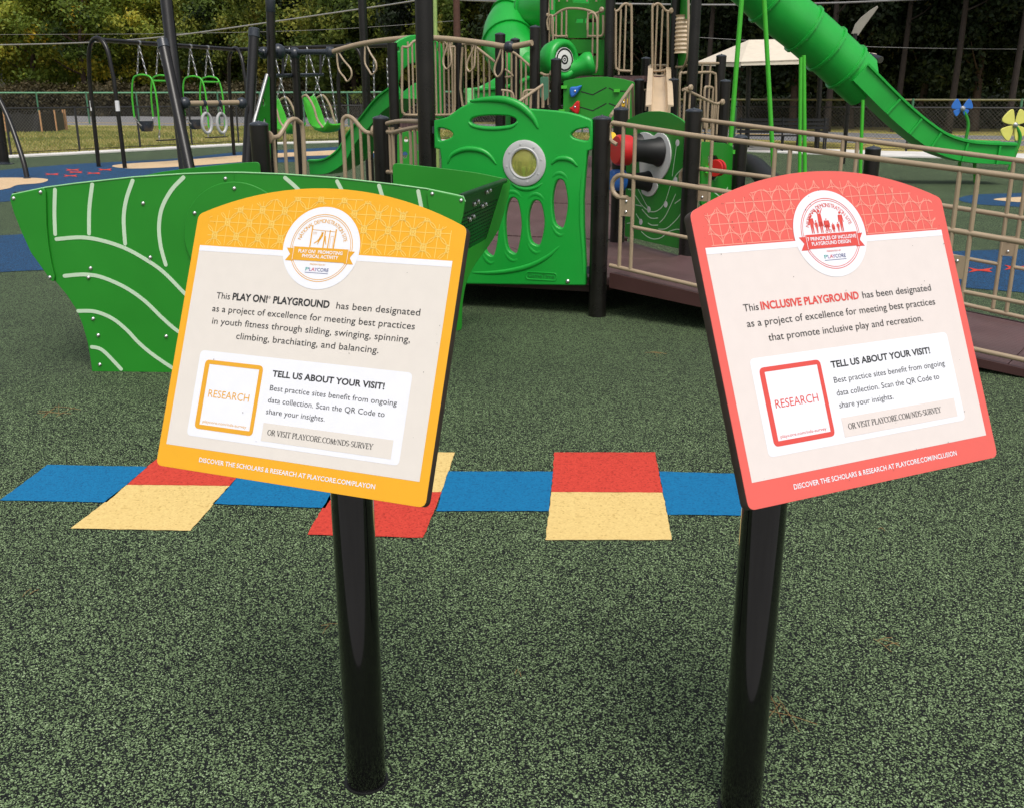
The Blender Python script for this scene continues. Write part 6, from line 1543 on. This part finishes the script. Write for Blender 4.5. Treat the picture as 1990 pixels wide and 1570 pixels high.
def woody(seed, h, r0, n_limb, spread):
    r = random.Random(seed); mb = MB(); top = Vector((r.uniform(-.4, .4), r.uniform(-.4, .4), h))
    axis_ = smooth([(0, 0, -.1), (r.uniform(-.15, .15), r.uniform(-.15, .15), h * .35), (r.uniform(-.3, .3), r.uniform(-.3, .3), h * .7), top], 4)
    n = len(axis_); mb.tube(axis_, [r0 * (1.25 if i == 0 else 1) * (1 - .8 * i / (n - 1)) for i in range(n)], 9)
    for k in range(n_limb):
        i = r.randint(int(n * .35), n - 2); a = r.uniform(0, 2 * PI); L = spread * r.uniform(.5, 1) * (1.2 - .6 * i / n); p = axis_[i]
        mb.tube(smooth([p, p + Vector((math.cos(a) * L * .5, math.sin(a) * L * .5, L * .25)), p + Vector((math.cos(a) * L, math.sin(a) * L, L * .62))], 3), [r0 * .32 * (1 - .13 * q) for q in range(7)], 6)
    me = bpy.data.meshes.new('trunk'); me.from_pydata(mb.v, [], mb.f); me.shade_smooth(); me.materials.append(M['bark_dark'] if seed == 4 else M['bark']); return me
crowns = {'a': leaf_mesh('crown_a', 3, (4.2, 3.6, 5.0), 120, 200, .12, shell=.6, spread=.105), 'b': leaf_mesh('crown_b', 8, (4.6, 3.8, 4.6), 120, 200, .12, shell=.58, spread=.10), 'c': leaf_mesh('crown_c', 13, (3.6, 3.4, 5.6), 110, 210, .115, shell=.6, spread=.105),
          'p': leaf_mesh('crown_pine', 21, (2.8, 2.6, 4.6), 90, 150, .115, spread=.095, droop=.2), 's': leaf_mesh('crown_shrub', 31, (2.0, 1.6, 1.25), 70, 60, .11, spread=.2)}
trunks = {'a': woody(1, 7.5, .24, 9, 3.2), 'b': woody(2, 7, .22, 9, 3.4), 'c': woody(3, 8.5, .22, 8, 2.8), 'p': woody(4, 13.5, .15, 7, 1.8), 's': woody(5, 1.3, .05, 6, 1.1)}
lift = {'a': 6.4, 'b': 5.6, 'c': 7.0, 'p': 11.5, 's': 1.15}
mesh_mat = {}
def tree(x, y, kind, lm, sc, label, group, nm='tree', cat='tree', rz=None):
    t = thing(nm, label, cat, (x, y, 0), group); rz = random.uniform(0, 2 * PI) if rz is None else rz
    me = crowns[kind]; key = (kind, lm)
    if key not in mesh_mat:
        c = me if kind not in [k for k, _ in mesh_mat] else me.copy()
        c.materials.clear(); c.materials.append(M[lm]); mesh_mat[key] = c
    o = bpy.data.objects.new('crown', mesh_mat[key]); link(o, t, (x, y, lift[kind] * sc)); o.scale = (sc,) * 3; o.rotation_euler.z = rz
    o = bpy.data.objects.new('trunk', trunks[kind]); link(o, t, (x, y, 0)); o.scale = (sc,) * 3; o.rotation_euler.z = rz
    return t
TL = 'broadleaf trees beyond the road on the left'
def at_u(u, D): return P(u, 190, D).x
def T(u, D, kind, lm, sc, label, group, **k): tree(at_u(u, D), D, kind, lm, sc, label, group, **k)
T(75, 94, 'b', 'leaf_green', 1.40, 'broad tree with yellow tinged leaves at far left above the house', TL)
T(170, 93, 'a', 'leaf_green', 1.28, 'tree with hanging orange and yellow sprays left of the arched swing legs', TL)
T(-40, 100, 'c', 'leaf_green', 1.46, 'tree with yellowing leaves cut by the left edge', TL)
T(270, 104, 'c', 'leaf_olive', 1.34, 'dull olive tree behind the swing beam', TL)
T(360, 98, 'a', 'leaf_green', 1.22, 'light green tree behind the tall leaning pole', TL)
T(450, 96, 'b', 'leaf_olive', 1.34, 'olive tree above the far arch of the swing frame', TL)
T(545, 90, 'a', 'leaf_olive', 1.22, 'olive green tree behind the capped climbing pole', TL)
T(620, 90, 'c', 'leaf_dark', 1.34, 'dark tree between the climbing pole and the slim bronze pole', TL)
T(690, 80, 'b', 'leaf_olive', 1.22, 'mid green tree behind the slim bronze pole', TL)
T(770, 76, 'a', 'leaf_olive', 1.16, 'mid green tree behind the pale green pole', TL)
T(870, 74, 'c', 'leaf_dark', 1.34, 'dark tree behind the reddish utility pole', TL)
T(950, 68, 'b', 'leaf_olive', 1.22, 'green tree left of the spiral tube slide', TL)
T(1060, 62, 'a', 'leaf_dark', 1.1, 'dark tree behind the tall tower', TL)
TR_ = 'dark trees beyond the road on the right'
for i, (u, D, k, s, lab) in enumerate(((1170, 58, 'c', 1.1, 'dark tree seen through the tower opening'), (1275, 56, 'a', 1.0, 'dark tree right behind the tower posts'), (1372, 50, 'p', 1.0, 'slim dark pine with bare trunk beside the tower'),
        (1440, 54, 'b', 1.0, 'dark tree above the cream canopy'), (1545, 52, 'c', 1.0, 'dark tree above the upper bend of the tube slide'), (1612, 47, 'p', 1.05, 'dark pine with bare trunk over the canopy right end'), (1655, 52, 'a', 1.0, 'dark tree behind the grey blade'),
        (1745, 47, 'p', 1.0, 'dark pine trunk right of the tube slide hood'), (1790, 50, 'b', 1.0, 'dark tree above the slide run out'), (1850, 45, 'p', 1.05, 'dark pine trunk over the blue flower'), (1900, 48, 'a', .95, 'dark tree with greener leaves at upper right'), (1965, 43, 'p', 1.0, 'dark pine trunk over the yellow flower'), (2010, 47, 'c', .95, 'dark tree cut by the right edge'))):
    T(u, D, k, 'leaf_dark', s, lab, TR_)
# the depth of the woods behind: one mass that nobody could count
def woods(name, u0, u1, D0, D1, n, lm, seed, rad=(5.0, 3.0, 6.0), zr_=(2.5, 15), lf=.26, cl=(90, 55), deep=8):
    r = np.random.default_rng(seed)
    co, fs, tn = [], [], []
    base = leaf_mesh('tmp', seed, rad, cl[0], cl[1], lf, spread=.2)
    nb_ = len(base.vertices); c = np.empty(nb_ * 3, np.float32); base.vertices.foreach_get('co', c); c = c.reshape(-1, 3)
    tv = np.empty(nb_, np.float32); base.attributes['tint'].data.foreach_get('value', tv); bpy.data.meshes.remove(base)
    for k in range(n):
        q = (k + r.random()) / n; D = D0 + (D1 - D0) * q + r.uniform(0, deep); a = r.uniform(0, 6.28)
        x = at_u(u0 + (u1 - u0) * q, D); z = r.uniform(*zr_)
        R_ = np.array([[math.cos(a), -math.sin(a), 0], [math.sin(a), math.cos(a), 0], [0, 0, 1]]); co.append(c @ R_.T + np.array([x, D, z])); tn.append(tv)
    v = np.concatenate(co); N = len(v) // 4
    me = bpy.data.meshes.new(name); me.vertices.add(N * 4); me.vertices.foreach_set('co', v.astype(np.float32).ravel())
    me.loops.add(N * 4); me.loops.foreach_set('vertex_index', np.arange(N * 4, dtype=np.int32)); me.polygons.add(N)
    me.polygons.foreach_set('loop_start', np.arange(0, N * 4, 4, dtype=np.int32)); me.polygons.foreach_set('loop_total', np.full(N, 4, np.int32)); me.update(calc_edges=True)
    at_ = me.attributes.new('tint', 'FLOAT', 'POINT'); at_.data.foreach_set('value', np.concatenate(tn).astype(np.float32)); me.materials.append(M[lm])
    o = bpy.data.objects.new(name, me); link(o); o['kind'] = 'stuff'; return o
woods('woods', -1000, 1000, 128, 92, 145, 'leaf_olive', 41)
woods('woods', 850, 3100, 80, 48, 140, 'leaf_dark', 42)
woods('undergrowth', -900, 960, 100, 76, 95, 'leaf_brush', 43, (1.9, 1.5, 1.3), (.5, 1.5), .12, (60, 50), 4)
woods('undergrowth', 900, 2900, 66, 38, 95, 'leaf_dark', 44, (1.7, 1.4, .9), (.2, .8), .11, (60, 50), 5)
# standing grass beyond the kerb
def grass_field():
    r = np.random.default_rng(5); N = 90000
    x = r.uniform(-30, 4, N); y = 27 + (r.random(N) ** 1.4) * 28
    x2 = r.uniform(2, 30, 26000); y2 = 46 - x2 * .62 + r.uniform(-1.2, 1.0, 26000); x = np.concatenate([x, x2]); y = np.concatenate([y, y2])
    ex, ey = np.array([p[0] for p in EDGE]), np.array([p[1] for p in EDGE])
    lim = np.interp(x, ex, ey) + np.where(x > 3, 3.3, 1.3); road = np.interp(x, [p[0] for p in ROAD], [p[1] for p in ROAD]) - .2
    k = (y > lim) & (y < road); x, y = x[k], y[k]; N = len(x)
    a = r.uniform(0, 6.28, N); w = r.uniform(.02, .05, N); h = r.uniform(.03, .10, N)
    dx, dy = np.cos(a) * w, np.sin(a) * w; lx, ly = r.normal(0, .03, N), r.normal(0, .03, N); z = np.full(N, -.015)
    v = np.stack([np.stack([x - dx, y - dy, z], 1), np.stack([x + dx, y + dy, z], 1), np.stack([x + lx, y + ly, h], 1)], 1).reshape(-1, 3)
    me = bpy.data.meshes.new('grass'); me.vertices.add(N * 3); me.vertices.foreach_set('co', v.astype(np.float32).ravel()); me.loops.add(N * 3); me.loops.foreach_set('vertex_index', np.arange(N * 3, dtype=np.int32))
    me.polygons.add(N); me.polygons.foreach_set('loop_start', np.arange(0, N * 3, 3, dtype=np.int32)); me.polygons.foreach_set('loop_total', np.full(N, 3, np.int32)); me.update(calc_edges=True)
    t_ = me.attributes.new('tint', 'FLOAT', 'POINT'); patch = .45 + .25 * np.sin(x * .5 + np.sin(y * .4) * 2) * np.cos(y * .33); t_.data.foreach_set('value', np.repeat(patch + r.normal(0, .16, N), 3).astype(np.float32))
    me.materials.append(leaf_mat('grass_blades', [(0, (0.10, 0.15, 0.03)), (.45, (0.27, 0.29, 0.07)), (.8, (0.48, 0.42, 0.16)), (1, (0.6, 0.48, 0.24))], .3))
    o = bpy.data.objects.new('grass', me); link(o); o['kind'] = 'stuff'
grass_field()
# wooded bank that closes the view between the trunks
bank = [(-150, 142), (-70, 132), (-14, 108), (20, 84), (50, 70), (110, 56)]
mb = MB(); vs = []
for i, (x, y) in enumerate(bank):
    for k in range(6): vs.append((x + random.uniform(-2, 2), y + k * 5 + random.uniform(-1, 1), [-.1, 2, 5, 7, 9, 10][k] * random.uniform(.85, 1.1)))
mb.add(vs, [(i * 6 + k, (i + 1) * 6 + k, (i + 1) * 6 + k + 1, i * 6 + k + 1) for i in range(len(bank) - 1) for k in range(5)])
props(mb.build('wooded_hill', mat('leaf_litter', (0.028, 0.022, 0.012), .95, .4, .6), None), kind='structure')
